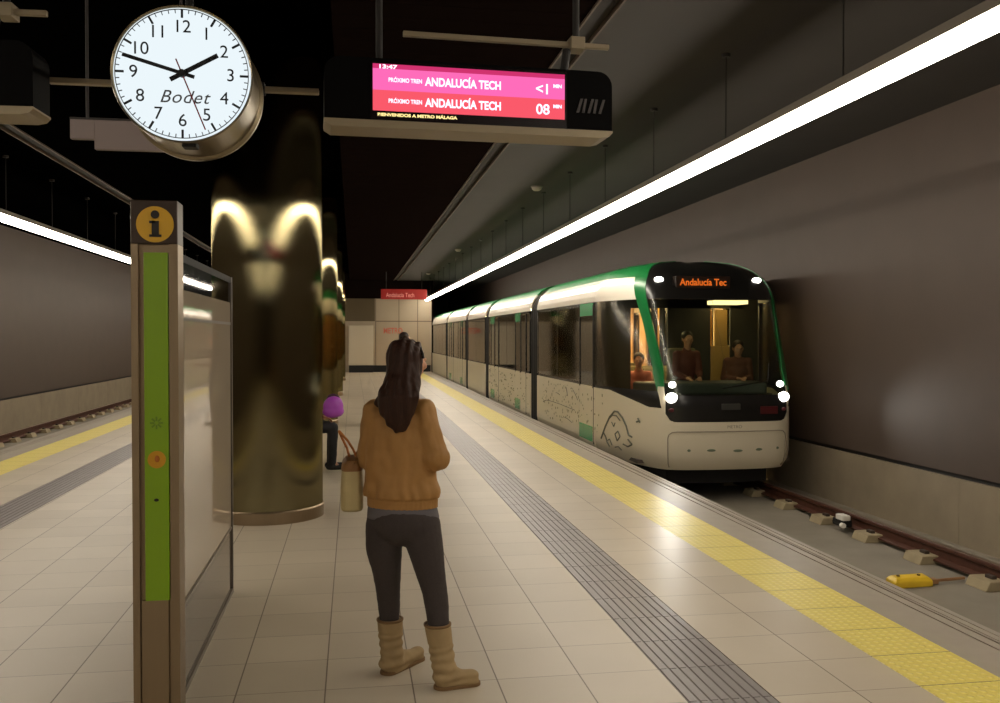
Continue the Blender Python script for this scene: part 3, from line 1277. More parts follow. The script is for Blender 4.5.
NZ = {'white': 0, 'black': 1, 'glass': 2, 'green': 3, 'band': 4}
for side in (1, -1):
    cols = []
    for c0, c1, n in ((0, 'a', 14), ('a', 'b', 4), ('b', LT, 26)):
        cols += [(c0, c1, k / n) for k in range(n)]
    cols.append(('b', LT, 1.0))

    def Lof(c, z):
        a, b_ = Lsplit(z)
        v = {'a': a, 'b': b_}
        return lerp(v.get(c[0], c[0]), v.get(c[1], c[1]), c[2])
    grid = []
    rowzone = []
    for c in cols:
        Lb = Lof(c, .8)
        A = zA(Lb)
        zone = 0 if c[1] == 'a' else (1 if c[1] == 'b' else 2)
        B = .85 if zone == 0 else .96
        if zone == 2:
            B = .90
        C, D = 2.14, 2.47
        br = [(-.14, A, 7), (A, B, 4), (B, C, 16), (C, D, 6), (D, 2.72, 7)]
        col = []
        rz = []
        for j, (a, b_, n) in enumerate(br):
            for k in range(n):
                z = lerp(a, b_, k / n)
                col.append((Lof(c, z), z))
                rz.append(j)
        col.append((Lof(c, 2.72), 2.72))
        grid.append((zone, col))
        rowzone = rz
    matmap = {0: [0, 1, 2, 1, 1], 1: [0, 0, 3, 3, 3], 2: [0, 1, 2, 4, 3]}
    parts = {}
    for i in range(len(grid) - 1):
        z0_ = grid[i][0]
        for j in range(len(rowzone)):
            k_ = matmap[z0_][rowzone[j]]
            if k_ == 2:
                nm = 'windshield' if z0_ == 0 else 'cab_side_window'
            elif k_ == 1:
                nm = ('lamp_mask' if rowzone[j] == 1 else 'brow_panel') if z0_ == 0 else 'window_surround'
            elif k_ == 3:
                nm = 'green_pillar' if z0_ == 1 else 'cab_roof'
            elif k_ == 4:
                nm = 'cab_shoulder'
            else:
                nm = 'nose_shell'
            quad = [grid[i][1][j], grid[i + 1][1][j], grid[i + 1][1][j + 1], grid[i][1][j + 1]]
            parts.setdefault(nm, []).append(quad)
    mm_ = {'windshield': wglass, 'cab_side_window': tglass, 'lamp_mask': tblack, 'brow_panel': tblack, 'window_surround': tblack,
           'green_pillar': tg, 'cab_roof': tg, 'cab_shoulder': tband, 'nose_shell': tw}
    for nm, quads in parts.items():
        mb = MB()
        cache = {}
        thick = .008 if 'wind' in nm and nm != 'window_surround' else .03
        lo = .012 if nm == 'green_pillar' else 0

        def V(p, o):
            key = (round(p[0], 4), round(p[1], 4), o)
            if key not in cache:
                cache[key] = mb.bm.verts.new(skin(p[0], p[1], side, o))
            return cache[key]
        edge = {}
        for q in quads:
            f = mb._q([V(p, lo) for p in q])
            mb._q([V(p, -thick) for p in reversed(q)])
            for a, b_ in zip(q, q[1:] + q[:1]):
                ka = (round(a[0], 4), round(a[1], 4))
                kb = (round(b_[0], 4), round(b_[1], 4))
                if ka == kb:
                    continue
                if (kb, ka) in edge:
                    edge.pop((kb, ka))
                else:
                    edge[(ka, kb)] = (a, b_)
        for a, b_ in edge.values():
            mb._q([V(a, lo), V(b_, lo), V(b_, -thick), V(a, -thick)])
        bmesh.ops.remove_doubles(mb.bm, verts=mb.bm.verts, dist=1e-5)
        o = mb.build(nm, mm_[nm], tram)
        for p in o.data.polygons:
            p.use_smooth = True
        md = o.modifiers.new('es', 'EDGE_SPLIT')
        md.split_angle = math.radians(35)

# headlights, marker lamps, display, plate
for s in (1, -1):
    for L, z, r_, sx in ((.785, .815, .066, 1.25), (.755, .985, .042, 1.2)):
        c = skin(L, z, s, .012)
        m = MB()
        m.ball(c, r_, sx, .35, 1)
        m.build('headlight', hl, tram, smooth=True)
    c = skin(.79, .655, s, .004)
    m = MB()
    m.ball(c, .032, 1.3, .4, .8)
    m.build('tail_lamp', mat('tail_lamp_red', (90, 34, 40), 0.3), tram, smooth=True)
    c = skin(.775, 2.405, s, .012)
    m = MB()
    m.ball(c, .042, 1.6, .5, .9)
    m.build('marker_lamp', hl, tram, smooth=True)
yD = skin(0, 2.36, 1).y
m = MB()
m.box(TX - .50, TX + .30, yD - .07, yD + .06, 2.29, 2.46)
m.build('destination_display', mat('display_dark', (34, 18, 8), 0.3), tram, bevel=.01)
put_text('destination_text', 'Andalucía Tec', 0.13, facing(TX - .10, yD - .075, 2.372), emat('led_orange', (255, 120, 40), .75), tram, width=.68, bold=.003)
yP = skin(0, .63, 1).y
m = MB()
m.box(TX - .13, TX + .13, yP - .012, yP + .02, .66, .74)
m.build('badge', mat('badge_grey', (70, 70, 66), 0.4, 0.5), tram, bevel=.006)
m = MB()
m.box(TX + .42, TX + .66, yP + .01, yP + .03, .60, .70)
m.build('red_reflector', mat('reflector_dark_red', (74, 18, 22), 0.3), tram)
# panel line of the front flap, bumper line, small marks
seam = mat('seam_grey', (150, 140, 122), 0.6)
m = MB()
pts = []
for s in (1, -1):
    seq = [(0, .375), (.35, .375), (.70, .375), (.78, .365), (.825, .33), (.837, .28), (.837, .05), (.837, -.10)]
    for a, b_ in zip(seq, seq[1:]):
        for k in range(3):
            pa = skin(lerp(a[0], b_[0], k / 3), lerp(a[1], b_[1], k / 3), s, .003)
            pb = skin(lerp(a[0], b_[0], (k + 1) / 3), lerp(a[1], b_[1], (k + 1) / 3), s, .003)
            m.tube(pa, pb, .0075, n=6)
m.build('flap_seam', seam, tram)
for dx_, w_, z in ((-.56, .05, .13), (-.26, .13, .13), (.10, .13, .12), (.40, .10, .13), (.68, .05, .14)):
    m = MB()
    yy = skin(abs(dx_), z, 1).y
    m.ball((TX + dx_, yy, z), .02, w_ / .04, .3, .9)
    m.build('flap_mark', mat('mark_green_grey', (112, 124, 100), 0.6), tram)
put_text('front_number', 'METRO', 0.06, facing(TX + .05, skin(0, .44, 1).y - .006, .435), seam, tram, width=.2)
for s in (1, -1):
    ld = bpy.data.lights.new('headlight_beam', 'SPOT')
    ld.energy = 55
    ld.color = (1, .96, .88)
    ld.spot_size = math.radians(70)
    ld.spot_blend = 1.0
    ld.shadow_soft_size = .05
    lo = bpy.data.objects.new('headlight_beam', ld)
    COL.objects.link(lo)
    lo.parent = tram
    c = skin(.795, .765, s, .09)
    lo.location = c - tram.location
    lo.rotation_euler = (math.radians(84), 0, math.pi)
# windscreen wiper
m = MB()
m.path([skin(.1, .93, 1, .02), skin(.55, 1.02, -1, .03), skin(.62, 1.25, -1, .02)], .008)
m.build('wiper', tblack, tram)
# dark base under the nose
m = MB()
m.rings([[Vector((TX + s * a, y, z)) for s, a, y in ((-1, .2, 11.7), (-1, .72, 11.8), (-1, 1.05, 12.6), (-1, 1.1, 13.4), (1, 1.1, 13.4), (1, 1.05, 12.6), (1, .72, 11.8), (1, .2, 11.7))] for z in (-.36, -.12)])
m.build('underframe', tdark, tram)
# wheels
for y in (14.6, 16.2, 26.0, 27.4):
    for s in (-1, 1):
        MB().tube((TX + s * .66, y, ZRAIL + .285), (TX + s * .78, y, ZRAIL + .285), .285, n=28).build('wheel', tdark, tram)
# cab interior
m = MB()
m.box(TX - 1.1, TX + 1.1, 11.9, 13.26, -.1, -.05)
m.box(TX - .95, TX + .95, 12.1, 12.55, -.05, .82)
m.build('cab_floor', tfloor, tram)
m = MB()
m.rings([[Vector((TX + x, y, z)) for x, y in ((-.8, 11.95), (.8, 11.95), (.95, 12.6), (.4, 12.75), (-.4, 12.75), (-.95, 12.6))] for z in (.82, .98)])
m.build('dashboard', mat('dashboard_grey', (60, 64, 62), 0.6), tram, bevel=.03)
m = MB()
m.box(TX - 1.25, TX - .78, 13.22, 13.26, -.05, 2.28)
m.box(TX - .20, TX + .48, 13.22, 13.26, -.05, 2.28)
m.box(TX + .80, TX + 1.25, 13.22, 13.26, -.05, 2.28)
m.box(TX - 1.0, TX + 1.0, 13.22, 13.26, 2.05, 2.28)
m.build('cab_bulkhead', mat('bulkhead_dark', (58, 54, 46), 0.6), tram)
m = MB()
m.box(TX + .49, TX + .79, 13.21, 13.25, -.04, 1.48)
m.box(TX + .55, TX + .75, 13.21, 13.25, 1.48, 2.03)
m.build('cab_door', mat('cab_door_tan', (204, 160, 92), 0.5), tram, bevel=.01)
m = MB()
m.box(TX + .38, TX + .85, 12.7, 13.1, 2.10, 2.16)
m.build('cab_lamp', emat('cab_lamp_glow', (255, 220, 160), 3.0), tram)
for s in (0,):
    m = MB()
    m.box(TX - .24, TX + .20, 13.06, 13.16, .45, 1.45)
    m.build('cab_seat', seatm, tram, bevel=.04)
# side livery drawing and speckles
pm = mat('livery_ink', (92, 92, 78), 0.6)


def sidept(y, z):
    """point on the platform-side skin at depth y"""
    if y >= 13.27:
        return Vector((TX - HW - .003, y, z))
    lo_, hi_ = .8, LT
    for _ in range(30):
        mid = (lo_ + hi_) / 2
        if skin(mid, z, 1).y < y:
            lo_ = mid
        else:
            hi_ = mid
    return skin((lo_ + hi_) / 2, z, 1, .004)


def stroke(pts, r):
    m = MB()
    P = [sidept(a, b_) for a, b_ in pts]
    m.path(P, r, 6)
    return m.build('livery_stroke', pm, tram)


stroke([(12.95, .13), (12.80, .32), (12.66, .47), (12.52, .56), (12.42, .56), (12.30, .49), (12.2, .38), (12.14, .26), (12.06, .24)], .014)
stroke([(12.72, .42), (12.58, .50), (12.46, .50), (12.36, .44)], .009)
stroke([(12.86, .22), (12.78, .16), (12.74, .10), (12.68, .04)], .012)
stroke([(12.74, .12), (12.66, .15), (12.6, .07)], .008)
stroke([(12.50, .24), (12.42, .29), (12.36, .22), (12.44, .15), (12.50, .24)], .010)
stroke([(12.16, .20), (12.06, .14), (12.16, .10), (12.28, .12)], .012)
stroke([(12.52, .05), (12.42, .07), (12.34, .03)], .008)
stroke([(12.60, .40), (12.54, .34), (12.50, .40)], .008)
stroke([(11.96, .46), (11.90, .48), (11.93, .51), (11.88, .46)], .013)
m = MB()
for k in range(150):
    y = rg.uniform(12.9, 17.1)
    z = rg.uniform(.12, .8)
    if 13.32 < y < 14.2 and z < .28:
        continue
    if 12.9 < y < 13.0 and z < .2:
        continue
    p = sidept(y, z)
    if y > 13.3 and y < 14.2:
        p.x -= .005
    a = rg.uniform(.006, .02)
    b_ = rg.uniform(.006, .022)
    m.box(p.x - .002, p.x + .003, y - a, y + a, z - b_, z + b_)
for k in range(130):
    y = rg.uniform(18.5, 24.0)
    z = rg.uniform(.08, .78)
    a, b_ = rg.uniform(.01, .05), rg.uniform(.005, .02)
    m.box(TX - HW - .011, TX - HW + .001, y - a, y + a, z - b_, z + b_)
o = m.build('livery_specks', mat('livery_pale_ink', (138, 134, 104), 0.6), tram)
o['kind'] = 'stuff'
for (ya, za, yb_, zb) in ((14.5, .42, 16.6, .44), (16.6, .44, 17.0, .38), (14.3, .60, 14.6, .74), (15.0, .62, 15.1, .76), (15.6, .6, 15.9, .62), (14.7, .2, 15.2, .24)):
    stroke([(ya, za), ((ya + yb_) / 2, (za + zb) / 2 + .01), (yb_, zb)], .006)

#TRAINEND
# ------------------------------------------------------------------ people


def remesh(mb, name, m_, parent, vox=0.008, smooth_it=6, folds=None, dec=0):
    me = bpy.data.meshes.new(name)
    bmesh.ops.recalc_face_normals(mb.bm, faces=mb.bm.faces)
    mb.bm.to_mesh(me)
    mb.bm.free()
    ob = bpy.data.objects.new(name, me)
    COL.objects.link(ob)
    md = ob.modifiers.new('r', 'REMESH')
    md.mode = 'VOXEL'
    md.voxel_size = vox
    sm = ob.modifiers.new('s', 'SMOOTH')
    sm.factor = 0.5
    sm.iterations = smooth_it
    dg = bpy.context.evaluated_depsgraph_get()
    dg.update()
    me2 = bpy.data.meshes.new_from_object(ob.evaluated_get(dg))
    bpy.data.objects.remove(ob)
    if folds:
        ns = [v.normal.copy() for v in me2.vertices]
        for v, n_ in zip(me2.vertices, ns):
            v.co += n_ * folds(v.co)
    me2.materials.clear()
    me2.materials.append(m_)
    for p in me2.polygons:
        p.use_smooth = True
        p.material_index = 0
    return link(name, me2, parent)


def frame(fwd):
    """rotation matrix whose Y axis is fwd (horizontal), Z up"""
    f = Vector((fwd[0], fwd[1], 0)).normalized()
    r = Vector((f.y, -f.x, 0))
    return Matrix(((r.x, f.x, 0), (r.y, f.y, 0), (0, 0, 1)))


def hand_pieces(mb, wrist, elbow, fwd, sc=1.0, curl=0.6, side=1):
    w_ = Vector(wrist)
    d = (w_ - Vector(elbow)).normalized()
    nrm = Vector((0, 0, -1)) - d * (-d.z)
    if nrm.length < .2:
        nrm = Vector((fwd[0], fwd[1], 0))
    nrm.normalize()
    lat = d.cross(nrm).normalized() * side
    palm_end = w_ + d * .085 * sc
    for k in range(4):
        o = lat * (k - 1.5) * .019 * sc
        mb.capsule(w_ + o * .6 + d * .01, palm_end + o, .014 * sc, .0115 * sc, 10)
    lens = (.066, .076, .072, .056)
    for k in range(4):
        o = lat * (k - 1.5) * .0195 * sc
        p = palm_end + o
        dirv = d.copy()
        for j, fr in enumerate((.45, .32, .23)):
            dirv = (dirv * math.cos(curl * .6) + nrm * math.sin(curl * .6)).normalized()
            q = p + dirv * lens[k] * fr * sc
            mb.capsule(p, q, (.0092 - j * .0009) * sc, (.0085 - j * .001) * sc, 8)
            p = q
    b_ = w_ + d * .025 * sc - lat * .028 * sc
    q = b_ + (d * .6 - lat * .6 + nrm * .3).normalized() * .04 * sc
    mb.capsule(b_, q, .0125 * sc, .0105 * sc, 8)
    mb.capsule(q, q + (d * .8 - lat * .25 + nrm * .4).normalized() * .03 * sc, .0105 * sc, .0085 * sc, 8)


def head_pieces(mb, c, F, s=1.0):
    """c: centre of the head; F: frame with Y towards the face"""
    def P(x, y, z):
        return Vector(c) + F @ Vector((x, y, z)) * s
    M4 = F.to_4x4()
    mb.ball(P(0, -.012, .03), .083 * s, .93, 1.1, 1.05, M4, 24)
    mb.ball(P(0, .012, -.03), .070 * s, .88, 1.05, 1.12, M4, 20)
    mb.ball(P(0, .045, -.085), .034 * s, 1.1, .9, .8, M4, 14)       # chin
    mb.ball(P(0, .085, .012), .020 * s, 2.6, .7, .7, M4, 12)        # brow
    mb.capsule(P(0, .083, .015), P(0, .108, -.022), .008 * s, .013 * s, 10)   # nose
    mb.ball(P(0, .086, -.050), .012 * s, 1.9, .7, .75, M4, 12)      # lips
    mb.ball(P(0, .084, -.062), .011 * s, 1.6, .7, .7, M4, 12)
    for s_ in (-1, 1):
        mb.ball(P(s_ * .040, .070, -.020), .022 * s, 1, .8, 1, M4, 12)  # cheek
        mb.ball(P(s_ * .080, -.008, .0), .020 * s, .4, .8, 1.4, M4, 12)  # ear


def person(label, J, cols, group=None, vox=.012, headfwd=None, scale=1.0, hair='short', girth=1.0, legs=True, shoes=True, torso_r=None, cat='person', folds_amt=.004, name='person'):
    """J: world joints: head, neck, chest, pelvis, shL, elL, wrL, ..., hipL, knL, anL, toeL ..."""
    t = thing(name, label, cat, (J['pelvis'][0], J['pelvis'][1], 0), group)
    fw = J['fwd']
    F = frame(fw)
    FH = frame(headfwd or fw)
    g = girth * scale
    V3 = {k: Vector(v) for k, v in J.items() if k != 'fwd'}
    skin_m, top_m, leg_m, hair_m, shoe_m = cols
    mb = MB()
    head_pieces(mb, V3['head'], FH, scale)
    mb.capsule(V3['neck'] - Vector((0, 0, .06)), V3['head'] - Vector((0, 0, .05)), .052 * g, .048 * g)
    mb.capsule(V3['chest'], V3['pelvis'], .095 * g, .10 * g)
    for s_ in 'LR':
        mb.capsule(V3['chest'] + Vector((0, 0, .06)), V3['sh' + s_], .05 * g, .042 * g)
        mb.capsule(V3['sh' + s_], V3['el' + s_], .040 * g, .034 * g)
        mb.capsule(V3['el' + s_], V3['wr' + s_], .034 * g, .024 * g)
        hand_pieces(mb, V3['wr' + s_], V3['el' + s_], fw, scale, .7, 1 if s_ == 'L' else -1)
        mb.capsule(V3['pelvis'], V3['hip' + s_], .09 * g, .08 * g)
        mb.capsule(V3['hip' + s_], V3['kn' + s_], .072 * g, .045 * g)
        mb.capsule(V3['kn' + s_], V3['an' + s_], .045 * g, .030 * g)
        mb.capsule(V3['an' + s_], V3['toe' + s_], .032 * g, .024 * g)
    remesh(mb, 'body', skin_m, t, min(vox, .008) if scale == 1 and vox < .01 else vox * .8, 3)
    # eyes
    for s_ in (-1, 1):
        e = MB()
        e.ball(V3['head'] + FH @ Vector((s_ * .031, .084, .004)) * scale, .010 * scale, 1.2, .6, .7, FH, 10)
        e.build('eye', mat('eye_dark', (34, 26, 22), 0.2), t, smooth=True)
    # top
    mb = MB()
    if torso_r is None:
        torso_r = (.125, .118, .120)
    up = V3['chest'] + Vector((0, 0, .07))
    M4 = F
    for p, r, sx, sy, sz in ((up, torso_r[0], 1.22, .82, .8), (V3['chest'] - Vector((0, 0, .05)), torso_r[0], 1.18, .86, 1.1),
                             ((V3['chest'] + V3['pelvis']) / 2, torso_r[1], 1.12, .88, 1.25), (V3['pelvis'] + Vector((0, 0, .03)), torso_r[2], 1.25, .92, .9)):
        mb.ball(p, r * g, sx, sy, sz, M4, 24)
    for s_ in 'LR':
        mb.capsule(V3['chest'] + Vector((0, 0, .07)), V3['sh' + s_], .070 * g, .062 * g)
        mb.capsule(V3['sh' + s_], V3['el' + s_], .060 * g, .052 * g)
        mb.capsule(V3['el' + s_], V3['wr' + s_] * .92 + V3['el' + s_] * .08, .050 * g, .037 * g)
    mb.capsule(V3['neck'] - Vector((0, 0, .05)), V3['neck'] + Vector((0, 0, .015)), .068 * g, .060 * g)

    def fold(c):
        return folds_amt * (noise.noise(Vector((c.x * 14, c.y * 14, c.z * 9))) + .6 * noise.noise(Vector((c.x * 30, c.y * 30, c.z * 22))))
    remesh(mb, 'top', top_m, t, vox, 5, fold)
    # trousers
    mb = MB()
    mb.ball(V3['pelvis'], .125 * g, 1.25, .95, .9, M4, 20)
    for s_ in 'LR':
        mb.capsule(V3['pelvis'], V3['hip' + s_], .10 * g, .096 * g)
        mb.capsule(V3['hip' + s_], V3['kn' + s_], .088 * g, .062 * g)
        mb.capsule(V3['kn' + s_], V3['an' + s_], .062 * g, .050 * g)
    remesh(mb, 'trousers', leg_m, t, vox, 4, fold)
    for s_ in 'LR':
        mb = MB()
        d = (V3['toe' + s_] - V3['an' + s_])
        dh = Vector((d.x, d.y, 0)).normalized()
        base = Vector((V3['an' + s_].x, V3['an' + s_].y, V3['toe' + s_].z))
        mb.capsule(base - dh * .04 + Vector((0, 0, .028)), base + dh * .16 + Vector((0, 0, .022)), .038 * g, .034 * g)
        mb.capsule(base + Vector((0, 0, .03)), V3['an' + s_], .044 * g, .042 * g)
        remesh(mb, 'shoe', shoe_m, t, vox, 3)
    # hair cap
    mb = MB()
    H = V3['head']

    def P(x, y, z):
        return H + FH @ Vector((x, y, z)) * scale
    mb.ball(P(0, -.022, .042), .090 * scale, .98, 1.08, 1.0, FH, 20)
    mb.ball(P(0, -.055, -.02), .070 * scale, 1.05, .75, 1.0, FH, 16)
    if hair == 'long':
        mb.capsule(P(0, -.06, 0), P(0, -.085, -.22), .075 * scale, .05 * scale)
    remesh(mb, 'hair', hair_m, t, vox, 3)
    return t


skinm = mat('skin_warm', (196, 146, 116), 0.55)
hair_dark = mat('hair_brown_dark', (38, 24, 16), 0.5, nscale=60, namt=0.4, stretch=(1, 1, .08))


def standing(x, y, ang, h=1.7, z=0.0, arms='down'):
    """joints of a standing figure facing ang degrees clockwise from +Y"""
    a = math.radians(ang)
    f = Vector((math.sin(a), math.cos(a), 0))
    r = Vector((f.y, -f.x, 0))
    k = h / 1.7
    B = Vector((x, y, z))

    def p(rx, fy, zz):
        return B + r * rx * k + f * fy * k + Vector((0, 0, zz * k))
    J = {'fwd': (f.x, f.y), 'head': p(0, .03, 1.58), 'neck': p(0, 0, 1.42), 'chest': p(0, 0, 1.28), 'pelvis': p(0, 0, .95)}
    for s, n_ in ((-1, 'L'), (1, 'R')):
        J['sh' + n_] = p(s * .165, 0, 1.38)
        J['el' + n_] = p(s * .21, -.03, 1.10)
        J['wr' + n_] = p(s * .20, .06, .86) if arms == 'down' else p(s * .06, .26, 1.12)
        J['hip' + n_] = p(s * .09, 0, .90)
        J['kn' + n_] = p(s * .10, .02, .50)
        J['an' + n_] = p(s * .10, -.02, .09)
        J['toe' + n_] = p(s * .12, .14, .03)
    return J


def seated(x, y, ang, z=0.0, seat=.45, h=1.7):
    a = math.radians(ang)
    f = Vector((math.sin(a), math.cos(a), 0))
    r = Vector((f.y, -f.x, 0))
    B = Vector((x, y, z))
    k = h / 1.7

    def p(rx, fy, zz):
        return B + r * rx * k + f * fy * k + Vector((0, 0, zz))
    J = {'fwd': (f.x, f.y), 'head': p(0, .06, seat + .78), 'neck': p(0, .03, seat + .62), 'chest': p(0, .01, seat + .46), 'pelvis': p(0, 0, seat + .12)}
    for s, n_ in ((-1, 'L'), (1, 'R')):
        J['sh' + n_] = p(s * .16, .02, seat + .56)
        J['el' + n_] = p(s * .19, .06, seat + .28)
        J['wr' + n_] = p(s * .10, .30, seat + .22)
        J['hip' + n_] = p(s * .09, .04, seat + .10)
        J['kn' + n_] = p(s * .09, .44, seat + .09)
        J['an' + n_] = p(s * .09, .42, .10)
        J['toe' + n_] = p(s * .10, .57, .03)
    return J


# --- the woman with her back to the camera
def woman():
    t = thing('person', 'woman in tan jacket, dark leggings and beige boots standing with her back to the camera', 'person', (.24, 4.30, 0))
    ang = math.radians(22)
    fw = (math.sin(ang), math.cos(ang))
    F = frame(fw)
    hang = math.radians(52)
    FH = frame((math.sin(hang), math.cos(hang)))
    A = at
    head = A(408.5, 362, 4.30)
    neck = A(403, 398, 4.27)
    chest = A(399, 425, 4.29)
    waist = A(400, 480, 4.30)
    pelv = A(404, 518, 4.30)
    shL, shR = A(374, 411, 4.33), A(424, 411, 4.24)
    elL, elR = A(368, 458, 4.36), A(437, 458, 4.20)
    wrL, wrR = A(377, 446, 4.56), A(418, 447, 4.44)
    hipL, hipR = A(388, 526, 4.34), A(419, 526, 4.27)
    knL, knR = A(389, 583, 4.40), A(433, 588, 4.25)
    anL, anR = A(390, 652, 4.43), A(446, 664, 4.20)
    mb = MB()
    head_pieces(mb, head, FH, .9)
    mb.capsule(neck - Vector((0, 0, .08)), head - Vector((0, 0, .05)), .052, .046)
    mb.capsule(chest, pelv, .09, .10)
    for s_, sh, el, wr in (('L', shL, elL, wrL), ('R', shR, elR, wrR)):
        mb.capsule(chest + Vector((0, 0, .04)), sh, .05, .04)
        mb.capsule(sh, el, .038, .032)
        mb.capsule(el, wr, .032, .022)
        hand_pieces(mb, wr, el, fw, .95, .9, 1 if s_ == 'L' else -1)
    for hp, kn, an in ((hipL, knL, anL), (hipR, knR, anR)):
        mb.capsule(pelv, hp, .08, .07)
        mb.capsule(hp, kn, .062, .042)
        mb.capsule(kn, an, .040, .030)
    remesh(mb, 'body', mat('woman_skin', (202, 150, 118), 0.5), t, .006, 3)
    for s_ in (-1, 1):
        e = MB()
        e.ball(head + FH @ Vector((s_ * .028, .076, .004)), .009, 1.2, .6, .7, FH, 10)
        e.build('eye', mat('eye_dark', (34, 26, 22), 0.2), t, smooth=True)
    # jacket: torso lofted from measured half widths, sleeves as tapered limbs
    rows = [(397, 401, 14, 8), (402, 399, 27, 13), (408, 398, 32, 17), (418, 398, 34, 22), (435, 399, 35, 25), (455, 400, 36, 26), (475, 401, 37.5, 27), (492, 402, 39, 28), (499, 402.5, 38.5, 28), (508, 402.5, 38, 27)]
    mb = MB()
    R = []
    n = 40
    for (y, x, hw, dp) in rows:
        c = A(x, y, 4.30)
        k = 4.30 / FPX * 1.0
        R.append([c + F @ Vector((math.cos(a) * hw * k, math.sin(a) * dp * k * .95, 0)) for a in [2 * math.pi * i / n for i in range(n)]])
    mb.rings(R)
    for sh, el, wr in ((shL, elL, wrL), (shR, elR, wrR)):
        mb.capsule(sh, el, .060, .055)
        mb.capsule(el, wr * .85 + el * .15, .055, .042)
        mb.capsule(wr * .86 + el * .14, wr, .036, .036)
    mb.ball(elR, .060, 1, 1, 1.0)
    mb.capsule(neck - Vector((0, 0, .04)), neck + Vector((0, 0, .02)), .062, .060)
    zb = A(402, 496, 4.3).z

    def fold(c):
        v = .012 * noise.noise(Vector((c.x * 13, c.y * 13, c.z * 6))) + .007 * noise.noise(Vector((c.x * 26 + 5, c.y * 26, c.z * 17)))
        if c.z < zb:
            return -.010 + .0015 * math.sin(c.x * 700)
        v += .006 * math.exp(-((c.z - zb - .03) / .03) ** 2)
        # gathers above the waistband
        v += .0035 * math.exp(-((c.z - zb) / .07) ** 2) * math.sin(c.x * 120 + 2 * noise.noise(c * 12))
        return v
    jm = mat('jacket_tan', (160, 117, 62), 0.7, nscale=9, namt=0.10, bump=0.6)
    jk = remesh(mb, 'jacket', jm, t, .0065, 4, fold)
    # back seams
    m = MB()
    sm_ = mat('jacket_seam', (112, 72, 28), 0.7)
    # shirt hem
    mb = MB()
    R = []
    for (y, x, hw, dp) in ((503, 402, 35, 24), (509, 402.5, 36, 25), (515, 403, 37, 25.5), (517.5, 403, 37, 25.5)):
        c = A(x, y, 4.30)
        k = 4.30 / FPX
        R.append([c + F @ Vector((math.cos(a) * hw * k, math.sin(a) * dp * k * .95, 0)) for a in [2 * math.pi * i / n for i in range(n)]])
    mb.rings(R)
    mb.build('shirt_hem', mat('shirt_grey_blue', (96, 92, 96), 0.8), t, smooth=True)
    # leggings
    mb = MB()
    mb.ball(A(404, 521, 4.29), .128, 1.30, .92, .92, F, 28)
    for s_, seq in (('L', ((385, 524, 4.34, .092), (384, 546, 4.35, .088), (387, 572, 4.38, .068), (388, 588, 4.395, .060), (389, 606, 4.42, .054), (390, 630, 4.43, .042), (391, 655, 4.43, .036))),
                    ('R', ((421, 524, 4.26, .092), (425, 546, 4.26, .086), (430.5, 572, 4.25, .070), (434.5, 590, 4.245, .060), (437, 606, 4.24, .057), (439, 630, 4.22, .048), (445, 660, 4.20, .04)))):
        for a, b_ in zip(seq, seq[1:]):
            mb.capsule(A(*a[:3]), A(*b_[:3]), a[3], b_[3], 20)
    remesh(mb, 'leggings', mat('leggings_charcoal', (58, 50, 48), 0.85, nscale=120, namt=0.25), t, .0065, 6, lambda c: .0015 * noise.noise(c * 30))
    # boots
    bm_ = mat('boot_suede', (158, 134, 96), 0.9, nscale=18, namt=0.16, bump=0.2)
    so = mat('boot_sole', (120, 92, 58), 0.8)
    for top, mid, ank, heel, toe in ((A(390, 619, 4.425), A(391, 640, 4.43), A(393, 662, 4.43), Vector((.168, 4.415, .0)), Vector((.315, 4.565, .0))),
                                     (A(437.5, 624, 4.225), A(441, 648, 4.215), A(444.5, 672, 4.195), Vector((.408, 4.185, 0)), Vector((.545, 4.205, 0)))):
        mb = MB()
        R = []
        nn = 28
        for p, r_ in ((top, .062), (top * .5 + mid * .5, .060), (mid, .057), (ank, .056)):
            R.append([p + Vector((math.cos(a) * r_, math.sin(a) * r_ * 1.0, 0)) for a in [2 * math.pi * i / nn for i in range(nn)]])
        mb.rings(R)
        d = (toe - heel).normalized()
        mb.capsule(heel + Vector((0, 0, .052)), ank, .050, .056, 18)
        mb.capsule(heel + Vector((0, 0, .040)), toe + Vector((0, 0, .034)) - d * .0, .041, .036, 18)
        mb.capsule(ank - Vector((0, 0, .01)), toe + Vector((0, 0, .038)) - d * .04, .052, .036, 18)

        def bf(c, top=top, heel=heel):
            v = .003 * noise.noise(Vector((c.x * 22, c.y * 22, c.z * 10)))
            if c.z < .2:
                v += .003 * math.sin(c.z * 150 + 3 * noise.noise(c * 9))
            return v
        bt = remesh(mb, 'boot', bm_, t, .006, 4, bf)
        for v in bt.data.vertices:
            if v.co.z < .004:
                v.co.z = .004
        mb = MB()
        lat = Vector((-d.y, d.x, 0))
        pts = []
        c0, c1 = heel, toe
        for k in range(12):
            a = math.pi / 2 + math.pi * k / 11
            pts.append(c0 + d * math.cos(a) * .045 + lat * math.sin(a) * .043)
        for k in range(12):
            a = -math.pi / 2 + math.pi * k / 11
            pts.append(c1 + d * math.cos(a) * .040 + lat * math.sin(a) * .038)
        mb.rings([[p + Vector((0, 0, z)) for p in pts] for z in (0, .016)])
        mb.build('sole', so, bt, bevel=.003)
        mb = MB()
        R = [[top + Vector((math.cos(a) * r_, math.sin(a) * r_, dz)) for a in [2 * math.pi * i / nn for i in range(nn)]] for r_, dz in ((.060, -.008), (.065, -.004), (.065, .004), (.056, .006), (.054, -.012))]
        mb.rings(R, cap=False)
        mb.build('cuff', so, bt, smooth=True)
    # long hair
    mb = MB()
